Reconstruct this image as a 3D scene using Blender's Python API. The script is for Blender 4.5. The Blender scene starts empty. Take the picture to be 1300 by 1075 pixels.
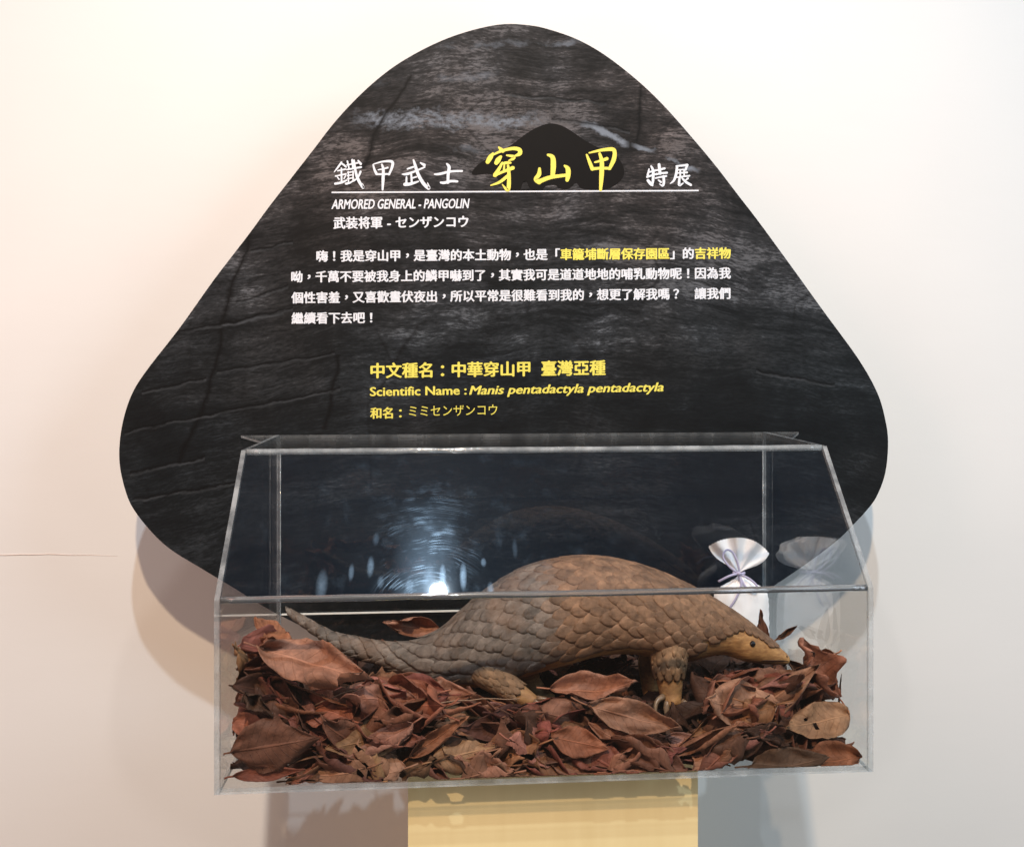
import bpy, bmesh, math, random
import numpy as np
from mathutils import Vector, Matrix, noise
from mathutils.bvhtree import BVHTree

random.seed(11)
S = bpy.context.scene
C = S.collection

# ------------------------------------------------------------------ camera
F, CX, CY, YAW, ROLL = 1100.7, 650.0, 455.6, 0.0719, -0.0011   # in pixels of a 1300 x 1075 frame
ZC = 1.45
cam = bpy.data.objects.new('camera', bpy.data.cameras.new('camera'))
C.objects.link(cam)
S.camera = cam
cam.data.sensor_fit = 'HORIZONTAL'
cam.data.sensor_width = 36
cam.data.lens = F / 1300 * 36
cam.data.shift_y = -(537.5 - CY) / 1300
cam.data.clip_start = 0.02
cam.data.clip_end = 60
cam.location = (0, 0, ZC)
cam.rotation_euler = (math.pi / 2, 0, -YAW)

FW = np.array([math.sin(YAW), math.cos(YAW), 0.0])
RT = np.array([math.cos(YAW), -math.sin(YAW), 0.0])
UP = np.array([0, 0, 1.0])


def at(u, v, y):
    """the point of the upright plane Y = y that the photograph shows at u, v"""
    d = FW + RT * ((u - CX) / F) + UP * ((CY - v) / F)
    p = d * (y / d[1])
    return Vector((p[0], p[1], p[2] + ZC))


# ------------------------------------------------------------------ world, lamps, exposure
w = bpy.data.worlds.new('World')
S.world = w
w.use_nodes = True
wn = w.node_tree.nodes
wl = w.node_tree.links
wn.clear()
wo = wn.new('ShaderNodeOutputWorld')
bg = wn.new('ShaderNodeBackground')
tc = wn.new('ShaderNodeTexCoord')
sx = wn.new('ShaderNodeSeparateXYZ')
rp = wn.new('ShaderNodeValToRGB')
wl.new(tc.outputs['Generated'], sx.inputs[0])
mr = wn.new('ShaderNodeMapRange')
mr.inputs['From Min'].default_value = -1
wl.new(sx.outputs['Z'], mr.inputs['Value'])
wl.new(mr.outputs[0], rp.inputs[0])
rp.color_ramp.elements[0].color = (0.09, 0.072, 0.058, 1)
rp.color_ramp.elements[0].position = 0.2
rp.color_ramp.elements[1].color = (0.045, 0.07, 0.13, 1)
rp.color_ramp.elements[1].position = 0.85
e = rp.color_ramp.elements.new(0.5)
e.color = (0.085, 0.078, 0.074, 1)
wl.new(rp.outputs[0], bg.inputs[0])
bg.inputs[1].default_value = 0.8
wl.new(bg.outputs[0], wo.inputs[0])


def spot(name, loc, target, watts, col, radius, cone=100):
    l = bpy.data.lights.new(name, 'SPOT')
    l.energy = watts
    l.color = col
    l.shadow_soft_size = radius
    l.spot_size = math.radians(cone)
    l.spot_blend = 1.0
    o = bpy.data.objects.new(name, l)
    C.objects.link(o)
    o.location = loc
    o.rotation_euler = (Vector(target) - Vector(loc)).to_track_quat('-Z', 'Y').to_euler()


def area(name, loc, target, watts, col, size):
    l = bpy.data.lights.new(name, 'AREA')
    l.energy = watts
    l.color = col
    l.shape = 'DISK'
    l.size = size
    o = bpy.data.objects.new(name, l)
    C.objects.link(o)
    o.location = loc
    o.rotation_euler = (Vector(target) - Vector(loc)).to_track_quat('-Z', 'Y').to_euler()


spot('warm_ceiling_spot', (-0.08, -1.13, ZC + 2.65), (0.05, 1.9, ZC - 1.3), 560, (1.0, 0.73, 0.48), 0.045, 84)
spot('cool_ceiling_spot', (-0.07, -0.65, ZC + 3.68), (0.05, 1.9, ZC - 1.1), 540, (0.74, 0.89, 1.0), 0.045, 84)
spot('near_ceiling_spot', (-0.05, 0.50, ZC + 3.60), (0.05, 1.9, ZC - 0.9), 160, (1.0, 0.92, 0.86), 0.09, 110)
area('warm_side_fill', (-2.6, -0.4, ZC + 1.6), (-0.9, 1.97, ZC + 0.1), 40, (1.0, 0.60, 0.50), 1.2)  # added fill, unseen, warms the left side of the wall
area('cool_side_fill', (2.8, -0.4, ZC + 1.6), (1.1, 1.97, ZC + 0.1), 55, (0.66, 0.86, 1.0), 1.2)  # its added counterpart, cools the right side

area('warm_low_fill', (-2.8, -0.7, 0.45), (-0.7, 1.97, 0.55), 26, (1.0, 0.80, 0.68), 1.3)  # low fills added at both sides to lift the lower wall
area('cool_low_fill', (3.0, -0.7, 0.45), (0.9, 1.97, 0.55), 27, (0.90, 0.95, 1.0), 1.3)

S.view_settings.view_transform = 'Standard'
S.view_settings.look = 'None'
S.view_settings.exposure = -0.03
S.view_settings.gamma = 1.0
S.view_settings.use_curve_mapping = False
S.cycles.max_bounces = 16
S.cycles.transparent_max_bounces = 32
S.cycles.transmission_bounces = 12
S.cycles.glossy_bounces = 6
S.cycles.sample_clamp_indirect = 4.0
S.cycles.caustics_refractive = False
S.cycles.caustics_reflective = False
try:
    S.cycles.use_denoising = True
except Exception:
    pass


# ------------------------------------------------------------------ node helpers
class N:
    def __init__(self, name):
        self.m = bpy.data.materials.new(name)
        self.m.use_nodes = True
        self.t = self.m.node_tree
        self.t.nodes.clear()
        self.out = self.t.nodes.new('ShaderNodeOutputMaterial')

    def new(self, kind, **kw):
        n = self.t.nodes.new('ShaderNode' + kind)
        for k, v in kw.items():
            setattr(n, k, v)
        return n

    def put(self, sock, v):
        if hasattr(v, 'is_output'):
            self.t.links.new(v, sock)
        elif isinstance(v, (tuple, list)) and len(v) == 3 and sock.type == 'RGBA':
            sock.default_value = (*v, 1)
        else:
            sock.default_value = v

    def math(self, op, a, b=0.0, c=0.0, clamp=False):
        n = self.new('Math', operation=op, use_clamp=clamp)
        self.put(n.inputs[0], a)
        self.put(n.inputs[1], b)
        self.put(n.inputs[2], c)
        return n.outputs[0]

    def noise(self, vec, scale, detail=4, rough=0.55, dist=0.0):
        n = self.new('TexNoise')
        self.put(n.inputs['Vector'], vec)
        n.inputs['Scale'].default_value = scale
        n.inputs['Detail'].default_value = detail
        n.inputs['Roughness'].default_value = rough
        n.inputs['Distortion'].default_value = dist
        return n.outputs[0]

    def ramp(self, fac, *stops):
        n = self.new('ValToRGB')
        els = n.color_ramp.elements
        while len(els) < len(stops):
            els.new(0.5)
        for e, (p, c) in zip(els, stops):
            e.position = p
            e.color = (*c, 1) if isinstance(c, (tuple, list)) else (c, c, c, 1)
        self.put(n.inputs[0], fac)
        return n.outputs[0]

    def mix(self, fac, a, b, mode='MIX'):
        n = self.new('Mix', data_type='RGBA', blend_type=mode)
        self.put(n.inputs[0], fac)
        self.put(n.inputs[6], a)
        self.put(n.inputs[7], b)
        return n.outputs[2]

    def mapping(self, vec, loc=(0, 0, 0), rot=(0, 0, 0), scale=(1, 1, 1)):
        n = self.new('Mapping')
        self.put(n.inputs[0], vec)
        n.inputs[1].default_value = loc
        n.inputs[2].default_value = rot
        n.inputs[3].default_value = scale
        return n.outputs[0]

    def obj(self):
        return self.new('TexCoord').outputs['Object']

    def bump(self, h, strength=0.3, dist=0.002):
        n = self.new('Bump')
        n.inputs['Strength'].default_value = strength
        n.inputs['Distance'].default_value = dist
        self.put(n.inputs['Height'], h)
        return n.outputs[0]

    def bsdf(self, col, rough=0.6, spec=0.4, normal=None, **kw):
        n = self.new('BsdfPrincipled')
        self.put(n.inputs['Base Color'], col)
        self.put(n.inputs['Roughness'], rough)
        n.inputs['Specular IOR Level'].default_value = spec
        if normal is not None:
            self.put(n.inputs['Normal'], normal)
        for k, v in kw.items():
            self.put(n.inputs[k], v)
        return n.outputs[0]

    def end(self, sh):
        self.t.links.new(sh, self.out.inputs[0])
        return self.m


def plain(name, col, rough=0.6, spec=0.3, var=0.08, scale=60, bump=0.0):
    n = N(name)
    o = n.obj()
    f = n.noise(o, scale)
    c = n.mix(n.ramp(f, (0.3, 0.0), (0.7, 1.0)), tuple(x * (1 - var) for x in col), tuple(min(1, x * (1 + var)) for x in col))
    return n.end(n.bsdf(c, rough, spec, n.bump(f, bump, 0.001) if bump else None))


# ------------------------------------------------------------------ mesh helpers
def mesh_obj(name, bm, mats, parent=None, smooth=False):
    """links the bmesh (made in world coordinates) as ONE mesh object"""
    off = Vector(parent['_base']) if parent is not None and '_base' in parent else Vector((0, 0, 0))
    me = bpy.data.meshes.new(name)
    bmesh.ops.recalc_face_normals(bm, faces=bm.faces) if not bm.faces.layers.int.get('keep') else None
    bm.to_mesh(me)
    bm.free()
    o = bpy.data.objects.new(name, me)
    C.objects.link(o)
    if not isinstance(mats, (list, tuple)):
        mats = [mats]
    for m in mats:
        me.materials.append(m)
    if parent is not None:
        o.parent = parent
    if off.length:
        me.transform(Matrix.Translation(-off))
    if smooth:
        me.polygons.foreach_set('use_smooth', [True] * len(me.polygons))
    return o


def rebase(o, base):
    """moves a top-level mesh's origin to its base, its shape staying where it is"""
    base = Vector(base)
    o.data.transform(Matrix.Translation(-base))
    o.location = base
    o['_base'] = list(base)


def thing(name, base, label, cat, group=None):
    o = bpy.data.objects.new(name, None)
    o.empty_display_size = 0.05
    C.objects.link(o)
    o.location = base
    o['_base'] = list(base)
    tag(o, label, cat, group)
    return o


def tag(o, label, cat, group=None, kind=None):
    o['label'] = label
    o['category'] = cat
    if group:
        o['group'] = group
    if kind:
        o['kind'] = kind


def prism(bm, poly, vec, big=0, edge=1):
    """a plate: outline POLY pushed along VEC; broad faces get material BIG, rims EDGE"""
    a = [bm.verts.new(p) for p in poly]
    b = [bm.verts.new(Vector(p) + Vector(vec)) for p in poly]
    f = bm.faces.new(a)
    f.material_index = big
    f = bm.faces.new(b[::-1])
    f.material_index = big
    n = len(a)
    for i in range(n):
        j = (i + 1) % n
        f = bm.faces.new((a[j], a[i], b[i], b[j]))
        f.material_index = edge


def box(bm, lo, hi, mi=0):
    x0, y0, z0 = lo
    x1, y1, z1 = hi
    prism(bm, [(x0, y0, z0), (x1, y0, z0), (x1, y0, z1), (x0, y0, z1)], (0, y1 - y0, 0), mi, mi)


def tube(bm, pts, radii, seg=8, flat=1.0, mi=0, caps=True):
    pts = [Vector(p) for p in pts]
    rings = []
    ref = None
    for i, p in enumerate(pts):
        t = (pts[min(i + 1, len(pts) - 1)] - pts[max(i - 1, 0)]).normalized()
        if ref is None:
            ref = Vector((0, 1, 0)) if abs(t.y) < 0.9 else Vector((1, 0, 0))
        a = (ref - t * ref.dot(t)).normalized()
        ref = a
        b = t.cross(a)
        r = radii[i] if isinstance(radii, (list, tuple)) else radii
        rings.append([bm.verts.new(p + (a * math.cos(k / seg * math.tau) * flat + b * math.sin(k / seg * math.tau)) * r) for k in range(seg)])
    for r0, r1 in zip(rings, rings[1:]):
        for k in range(seg):
            f = bm.faces.new((r0[k], r0[(k + 1) % seg], r1[(k + 1) % seg], r1[k]))
            f.material_index = mi
            f.smooth = True
    if caps:
        bm.faces.new(rings[0][::-1]).material_index = mi
        bm.faces.new(rings[-1]).material_index = mi


def crom(pts, n, closed=False):
    """n points along a Catmull-Rom curve through PTS (tuples of any length)"""
    P = [np.array(p, float) for p in pts]
    m = len(P)
    segs = m if closed else m - 1
    out = []
    for i in range(n):
        x = i / n * segs if closed else i / (n - 1) * segs
        k = min(int(x), segs - 1)
        t = x - k
        g = (lambda j: P[j % m]) if closed else (lambda j: P[max(0, min(m - 1, j))])
        p0, p1, p2, p3 = g(k - 1), g(k), g(k + 1), g(k + 2)
        out.append(0.5 * (2 * p1 + (p2 - p0) * t + (2 * p0 - 5 * p1 + 4 * p2 - p3) * t * t + (3 * p1 - p0 - 3 * p2 + p3) * t ** 3))
    return out


# ------------------------------------------------------------------ measures of the place
XL, XR = -0.3447, 0.6553             # outer sides of the display case
Y0 = 1.3000                          # its front
ZB = ZC - 0.6392                     # its bottom
ZF = ZB + 0.2850                     # the fold between the upright and the sloping pane
ZT = ZF + 0.2026                     # its top
Y1 = Y0 + 0.1674                     # front edge of the top
Y2 = Y0 + 0.4568                     # its back
YB = Y2 + 0.006                      # front of the sign board
YBB = YB + 0.012
YW = 1.97                            # the wall
TS = 0.0075                           # thickness of the side panes
TP = 0.006                           # thickness of the other panes

# ------------------------------------------------------------------ materials
n = N('painted wall')
o_ = n.obj()
f1 = n.noise(o_, 1.3, 3)
f2 = n.noise(o_, 260, 3)
f3 = n.noise(n.mapping(o_, scale=(1.0, 1.0, 3.0)), 7, 4)
c = n.mix(n.ramp(f1, (0.3, 0.0), (0.7, 1.0)), (0.635, 0.625, 0.615), (0.665, 0.655, 0.645))
h = n.math('ADD', n.math('MULTIPLY', f2, 0.25), f3)
M_wall = n.end(n.bsdf(c, 0.72, 0.25, n.bump(h, 0.12, 0.003)))
M_seam = plain('seam paper', (0.62, 0.54, 0.50), 0.8)

n = N('printed slate')
o_ = n.obj()          # metres from the board's base point
sep = n.new('SeparateXYZ')
n.put(sep.inputs[0], o_)
X, Z = sep.outputs['X'], sep.outputs['Z']
warp = n.new('VectorMath', operation='MULTIPLY_ADD')
wv = n.new('TexNoise')
n.put(wv.inputs['Vector'], o_)
wv.inputs['Scale'].default_value = 2.6
wv.inputs['Detail'].default_value = 3
n.put(warp.inputs[0], wv.outputs['Color'])
warp.inputs[1].default_value = (0.06, 0.0, 0.10)
n.put(warp.inputs[2], o_)
bed = n.new('SeparateXYZ')
n.put(bed.inputs[0], warp.outputs[0])
bc = n.new('CombineXYZ')
n.put(bc.inputs[0], bed.outputs[0])
zb_ = n.math('SUBTRACT', bed.outputs[2], n.math('MULTIPLY', bed.outputs[0], n.math('MULTIPLY_ADD', bed.outputs[0], -0.14, 0.04)))
n.put(bc.inputs[2], zb_)
wvec = bc.outputs[0]
fine = n.noise(n.mapping(wvec, scale=(11, 1, 95)), 1.0, 9, 0.74)
strata = n.noise(n.mapping(wvec, scale=(3.0, 1, 17)), 1.0, 7, 0.68)
big = n.noise(o_, 3.2, 4, 0.6)
grain = n.noise(n.mapping(wvec, scale=(70, 1, 260)), 1.0, 4, 0.7)
v1 = n.ramp(fine, (0.30, 0.05), (0.70, 0.95))
v2 = n.ramp(strata, (0.40, 0.0), (0.60, 1.0))
val = n.math('MULTIPLY', n.math('ADD', n.math('MULTIPLY', v1, 0.62), n.math('MULTIPLY', v2, 0.36)), n.ramp(big, (0.36, 0.40), (0.64, 1.45)))
val = n.math('MULTIPLY', val, n.ramp(grain, (0.35, 0.6), (0.65, 1.4)))
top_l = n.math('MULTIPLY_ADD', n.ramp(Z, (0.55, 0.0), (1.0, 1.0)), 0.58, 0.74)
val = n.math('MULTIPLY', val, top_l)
slate = n.ramp(val, (0.0, (0.0030, 0.0034, 0.0040)), (0.30, (0.0078, 0.0092, 0.0106)), (0.66, (0.0235, 0.0262, 0.0300)), (1.0, (0.075, 0.083, 0.094)))
brown = n.mix(n.ramp(n.noise(o_, 2.1, 3), (0.45, 0.0), (0.62, 1.0)), (1, 1, 1), (1.12, 1.0, 0.93))
slate = n.mix(1.0, slate, brown, 'MULTIPLY')
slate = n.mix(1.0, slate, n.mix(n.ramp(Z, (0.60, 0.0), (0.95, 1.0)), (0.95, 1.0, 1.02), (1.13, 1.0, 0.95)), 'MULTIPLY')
# crisp partings between the thin beds: contour lines of stretched noise
ct1 = n.noise(n.mapping(wvec, scale=(3.2, 1, 30)), 1.0, 6, 0.62)
ct2 = n.noise(n.mapping(wvec, loc=(3, 0, 7), scale=(5.5, 1, 62)), 1.0, 6, 0.66)
for ct, st_ in ((ct1, 0.75), (ct2, 0.55)):
    dk = n.math('MULTIPLY', n.ramp(ct, (0.488, 0.0), (0.497, 1.0), (0.506, 0.0)), n.ramp(n.noise(o_, 11, 3), (0.42, 0.0), (0.58, st_)))
    lt = n.math('MULTIPLY', n.ramp(ct, (0.506, 0.0), (0.514, 1.0), (0.530, 0.0)), n.ramp(n.noise(o_, 13, 3), (0.45, 0.0), (0.62, st_ * 0.55)))
    slate = n.mix(dk, slate, (0.003, 0.003, 0.0034))
    slate = n.mix(lt, slate, n.mix(1.0, slate, (2.6, 2.65, 2.75), 'MULTIPLY'))
# cracks of the rock
vor = n.new('TexVoronoi', feature='DISTANCE_TO_EDGE')
n.put(vor.inputs['Vector'], n.mapping(warp.outputs[0], rot=(0, math.radians(-14), 0), scale=(2.6, 0.01, 4.2)))
vor.inputs['Scale'].default_value = 1.0
crack = n.ramp(vor.outputs['Distance'], (0.0, 1.0), (0.010, 0.0))
crack = n.math('MULTIPLY', crack, n.ramp(big, (0.45, 0.0), (0.6, 0.6)))
slate = n.mix(crack, slate, (0.003, 0.003, 0.0032))


def vein(slope, z0, wid, x0, x1, nscale, lo, hi):
    """a pale mineral vein along the line z = z0 + slope x between x0 and x1"""
    wob = n.math('MULTIPLY', n.math('SUBTRACT', n.noise(o_, 12, 3), 0.5), 0.05)
    d = n.math('ABSOLUTE', n.math('SUBTRACT', n.math('ADD', n.math('SUBTRACT', Z, n.math('MULTIPLY', X, slope)), wob), z0))
    fray = n.math('MULTIPLY_ADD', n.noise(o_, 34, 5, 0.75), 2.6, -0.75)
    band = n.ramp(n.math('ADD', n.math('DIVIDE', d, wid), n.math('SUBTRACT', 0.5, fray)), (0.25, 1.0), (0.85, 0.0))
    a = n.ramp(n.math('DIVIDE', n.math('SUBTRACT', X, x0), x1 - x0), (0.0, 0.0), (0.14, 1.0), (0.86, 1.0), (1.0, 0.0))
    bl = n.ramp(n.noise(n.mapping(wvec, scale=(1, 1, 1.8)), nscale, 6, 0.68), (lo, 0.0), (hi, 1.0))
    return n.math('MULTIPLY', n.math('MULTIPLY', band, a), bl)


def bp(u, v):
    p = at(u, v, YB)
    return p


BASE_B = at(640, 850, YB)             # base point of the board
def rel(u, v):
    p = at(u, v, YB) - BASE_B
    return p.x, p.z


for (ua, va, ub, vb, wd, ns, lo, hi, st) in ((440, 150, 700, 156, 0.022, 55, 0.40, 0.62, 0.95),
                                            (735, 158, 800, 184, 0.009, 18, 0.36, 0.50, 1.0),
                                            (800, 183, 890, 216, 0.006, 18, 0.40, 0.55, 0.9),
                                            (520, 60, 760, 52, 0.010, 20, 0.46, 0.64, 0.5),
                                            (470, 108, 640, 92, 0.012, 14, 0.48, 0.66, 0.45),
                                            (560, 185, 700, 205, 0.010, 14, 0.46, 0.64, 0.35)):
    xa, za = rel(ua, va)
    xb, zb = rel(ub, vb)
    s_ = (zb - za) / (xb - xa)
    slate = n.mix(n.math('MULTIPLY', vein(s_, za - s_ * xa, wd, xa, xb, ns, lo, hi), st), slate, (0.15, 0.17, 0.205))
# the long dark crack down the left half
for pl in (((524, 95), (492, 140)), ((492, 140), (460, 215)), ((318, 296), (282, 408)), ((282, 408), (272, 475)), ((272, 475), (228, 590)), ((430, 450), (412, 545)), ((815, 110), (808, 180))):
    (xa, za), (xb, zb) = rel(*pl[0]), rel(*pl[1])
    s_ = (xb - xa) / (zb - za)
    wob = n.math('MULTIPLY', n.math('SUBTRACT', n.noise(o_, 16, 3), 0.5), 0.03)
    d = n.math('ABSOLUTE', n.math('SUBTRACT', n.math('ADD', n.math('SUBTRACT', X, n.math('MULTIPLY', Z, s_)), wob), xa - s_ * za))
    a = n.math('MULTIPLY', n.math('GREATER_THAN', Z, zb), n.math('LESS_THAN', Z, za))
    slate = n.mix(n.math('MULTIPLY', n.math('MULTIPLY', n.ramp(d, (0.0, 1.0), (0.0075, 0.0)), a), 0.92), slate, (0.003, 0.003, 0.0032))
# the partings that run across the left half
for (a_, b_) in (((158, 547), (262, 527)), ((262, 527), (432, 492)), ((229, 420), (360, 396)), ((283, 410), (372, 391)), ((180, 497), (262, 480)), ((275, 471), (425, 448)), ((168, 634), (300, 612)), ((165, 601), (260, 580)),
                 ((318, 318), (372, 306)), ((300, 384), (366, 362)), ((960, 470), (1060, 488)), ((700, 150), (800, 166)), ((640, 120), (770, 128))):
    (xa, za), (xb, zb) = rel(*a_), rel(*b_)
    s_ = (zb - za) / (xb - xa)
    wob = n.math('MULTIPLY', n.math('SUBTRACT', n.noise(o_, 22, 4), 0.5), 0.022)
    d = n.math('SUBTRACT', n.math('ADD', n.math('SUBTRACT', Z, n.math('MULTIPLY', X, s_)), wob), za - s_ * xa)
    a = n.math('MULTIPLY', n.math('GREATER_THAN', X, xa), n.math('LESS_THAN', X, xb))
    slate = n.mix(n.math('MULTIPLY', n.math('MULTIPLY', n.ramp(n.math('ABSOLUTE', d), (0.0, 1.0), (0.0055, 0.0)), a), 0.9), slate, (0.0025, 0.0026, 0.003))
    lt = n.ramp(n.math('ADD', d, 0.5), (0.4935, 0.0), (0.4955, 1.0), (0.4972, 0.0))
    slate = n.mix(n.math('MULTIPLY', n.math('MULTIPLY', n.math('MULTIPLY', lt, n.ramp(fine, (0.4, 0.2), (0.6, 1.0))), a), 0.8), slate, (0.066, 0.072, 0.08))
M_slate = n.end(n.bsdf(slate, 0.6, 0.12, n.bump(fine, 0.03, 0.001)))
M_edge_dark = plain('board edge', (0.03, 0.03, 0.03), 0.6)
M_white_ink = plain('white ink', (0.62, 0.645, 0.70), 0.6, 0.2, 0.05)
M_yellow_ink = plain('yellow ink', (0.70, 0.62, 0.11), 0.6, 0.2, 0.04)
M_black_ink = plain('black ink', (0.0045, 0.0038, 0.0038), 0.6, 0.12)


def acrylic(name, haze=0.0, rings=None, tint=(0.988, 0.992, 0.992)):
    """clear sheet: what lies behind shows straight through, each face mirrors by Fresnel"""
    n = N(name)
    geo = n.new('NewGeometry')
    ior = n.math('ADD', n.math('MULTIPLY', geo.outputs['Backfacing'], 1 / 1.49 - 1.49), 1.49)
    fr = n.new('Fresnel')
    n.put(fr.inputs['IOR'], ior)
    tr = n.new('BsdfTransparent')
    tr.inputs[0].default_value = (*tint, 1)
    gl = n.new('BsdfGlossy')
    gl.inputs['Roughness'].default_value = 0.015
    gl.inputs['Color'].default_value = (1, 1, 1, 1)
    m = n.new('MixShader')
    n.put(m.inputs[0], fr.outputs[0])
    n.put(m.inputs[1], tr.outputs[0])
    n.put(m.inputs[2], gl.outputs[0])
    sh = m.outputs[0]
    o_ = n.obj()
    # wiping marks and dust, with the lamp's glare streak shaped into them
    dust = n.ramp(n.noise(o_, 34, 6, 0.7), (0.55, 0.0), (0.85, 1.0))
    fac = n.math('MULTIPLY', dust, 0.005)
    if rings:
        (cx, cy, cz), R, sm = rings
        v = n.new('VectorMath', operation='SUBTRACT')
        n.put(v.inputs[0], o_)
        v.inputs[1].default_value = (cx, cy, cz)
        jit = n.new('TexNoise')
        n.put(jit.inputs['Vector'], o_)
        jit.inputs['Scale'].default_value = 7
        jit.inputs['Detail'].default_value = 2
        ln = n.new('VectorMath', operation='LENGTH')
        n.put(ln.inputs[0], v.outputs[0])
        r = n.math('ADD', ln.outputs['Value'], n.math('MULTIPLY', jit.outputs[0], 0.05))
        comb = n.new('CombineXYZ')
        n.put(comb.inputs[0], n.math('MULTIPLY', r, 460))
        n.put(comb.inputs[1], n.math('MULTIPLY', jit.outputs[0], 9))
        sc = n.ramp(n.noise(comb.outputs[0], 1.0, 3, 0.7), (0.52, 0.0), (0.74, 1.0))
        seg = n.ramp(n.noise(o_, 26, 2), (0.46, 0.0), (0.60, 1.0))
        sv_ = n.new('SeparateXYZ')
        n.put(sv_.inputs[0], v.outputs[0])
        adx = n.math('ABSOLUTE', sv_.outputs[0])
        col_ = n.ramp(adx, (0.006, 1.0), (0.055, 0.0))
        near = n.math('MULTIPLY', n.ramp(ln.outputs['Value'], (R * 0.15, 0.9), (R * 0.4, 1.0), (R, 0.0)), n.ramp(adx, (0.012, 1.0), (0.085, 0.0)))
        fac = n.math('ADD', fac, n.math('MULTIPLY', n.math('MULTIPLY', sc, seg), n.math('MULTIPLY', near, 0.08)))
        fac = n.math('ADD', fac, n.math('MULTIPLY_ADD', n.math('MULTIPLY', col_, n.ramp(ln.outputs['Value'], (R * 0.2, 1.0), (R * 0.85, 0.0))), haze, 0.0006))  # tall lamp glow imitated by a column of haze
        # finger smears low on the pane
        for (x, y, z, rx, rz, st) in sm:
            q = n.new('VectorMath', operation='MULTIPLY')
            qq = n.new('VectorMath', operation='SUBTRACT')
            n.put(qq.inputs[0], o_)
            qq.inputs[1].default_value = (x, y, z)
            n.put(q.inputs[0], qq.outputs[0])
            q.inputs[1].default_value = (1 / rx, 0, 1 / rz)
            l2 = n.new('VectorMath', operation='LENGTH')
            n.put(l2.inputs[0], q.outputs[0])
            k = n.ramp(l2.outputs['Value'], (0.35, 1.0), (1.0, 0.0))
            k = n.math('MULTIPLY', k, n.ramp(n.noise(o_, 120, 4, 0.7), (0.3, 0.4), (0.65, 1.0)))
            fac = n.math('ADD', fac, n.math('MULTIPLY', k, st * 0.16))
    g2 = n.new('BsdfGlossy')
    g2.inputs['Roughness'].default_value = 0.33
    g2.inputs['Color'].default_value = (0.55, 0.76, 1.0, 1) if rings else (1, 1, 1, 1)  # blue of the glow put into the gloss colour
    m2 = n.new('MixShader')
    n.put(m2.inputs[0], fac)
    n.put(m2.inputs[1], sh)
    n.put(m2.inputs[2], g2.outputs[0])
    return n.end(m2.outputs[0])


n = N('acrylic edge')
o_ = n.obj()
sp = n.ramp(n.noise(o_, 30, 5, 0.6), (0.25, 0.0), (0.8, 1.0))
tr = n.new('BsdfTransparent')
tr.inputs[0].default_value = (0.80, 0.84, 0.86, 1)
pr = n.bsdf(n.mix(sp, (0.26, 0.28, 0.30), (0.74, 0.77, 0.79)), 0.08, 0.9, n.bump(sp, 0.25, 0.002))
m = n.new('MixShader')
n.put(m.inputs[0], n.ramp(sp, (0.0, 0.22), (1.0, 0.46)))
n.put(m.inputs[1], tr.outputs[0])
n.put(m.inputs[2], pr)
M_aedge = n.end(m.outputs[0])
n = N('acrylic bead')
gl = n.new('BsdfGlass')
gl.inputs['IOR'].default_value = 1.46
gl.inputs['Roughness'].default_value = 0.03
gl.inputs['Color'].default_value = (0.9, 0.95, 1.0, 1)
wh = n.bsdf((0.45, 0.48, 0.5), 0.2, 0.6)
m = n.new('MixShader')
m.inputs[0].default_value = 0.16
n.put(m.inputs[1], gl.outputs[0])
n.put(m.inputs[2], wh)
M_bead = n.end(m.outputs[0])

n = N('pale plywood')
o_ = n.obj()
g = n.noise(n.mapping(o_, scale=(14, 14, 1.2)), 1.6, 6, 0.6, 0.6)
g2 = n.noise(o_, 3, 3)
c = n.mix(n.ramp(g, (0.35, 0.0), (0.68, 1.0)), (0.72, 0.585, 0.31), (0.78, 0.65, 0.36))
c = n.mix(n.ramp(g2, (0.35, 0.0), (0.65, 0.5)), c, (0.80, 0.66, 0.36))
M_ply = n.end(n.bsdf(c, 0.38, 0.4, n.bump(g, 0.06, 0.001)))

n = N('dry leaf')
at_ = n.new('Attribute', attribute_name='tone')
uv = n.new('UVMap')
s2 = n.new('SeparateXYZ')
n.put(s2.inputs[0], uv.outputs[0])
T, Q = s2.outputs['X'], s2.outputs['Y']          # along the leaf, across it (-1..1)
o_ = n.obj()
nz = n.noise(o_, 45, 6, 0.65)
nb = n.noise(o_, 14, 4, 0.6)
aq = n.math('ABSOLUTE', Q)
mid = n.ramp(aq, (0.025, 1.0), (0.06, 0.0))
sv = n.math('ABSOLUTE', n.math('SINE', n.math('MULTIPLY', n.math('SUBTRACT', T, n.math('MULTIPLY', aq, 0.16)), 34)))
side = n.ramp(sv, (0.0, 1.0), (0.16, 0.0))
col = n.mix(n.ramp(nz, (0.3, 0.0), (0.72, 1.0)), n.mix(1.0, at_.outputs['Color'], (0.52, 0.50, 0.50), 'MULTIPLY'), n.mix(1.0, at_.outputs['Color'], (1.3, 1.25, 1.2), 'MULTIPLY'))
col = n.mix(n.ramp(nb, (0.52, 0.0), (0.72, 0.55)), col, n.mix(1.0, at_.outputs['Color'], (0.45, 0.36, 0.34), 'MULTIPLY'))
col = n.mix(n.math('MULTIPLY', n.math('MAXIMUM', mid, n.math('MULTIPLY', side, 0.30)), 0.5), col, n.mix(1.0, at_.outputs['Color'], (1.6, 1.5, 1.45), 'MULTIPLY'))
h = n.math('ADD', n.math('MULTIPLY', n.math('MAXIMUM', mid, n.math('MULTIPLY', side, 0.7)), 0.7), n.math('MULTIPLY', nz, 0.9))
M_leaf = n.end(n.bsdf(col, 0.62, 0.18, n.bump(n.math('ADD', h, n.math('MULTIPLY', n.noise(o_, 95, 4, 0.6), 0.8)), 0.8, 0.0018)))

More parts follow.
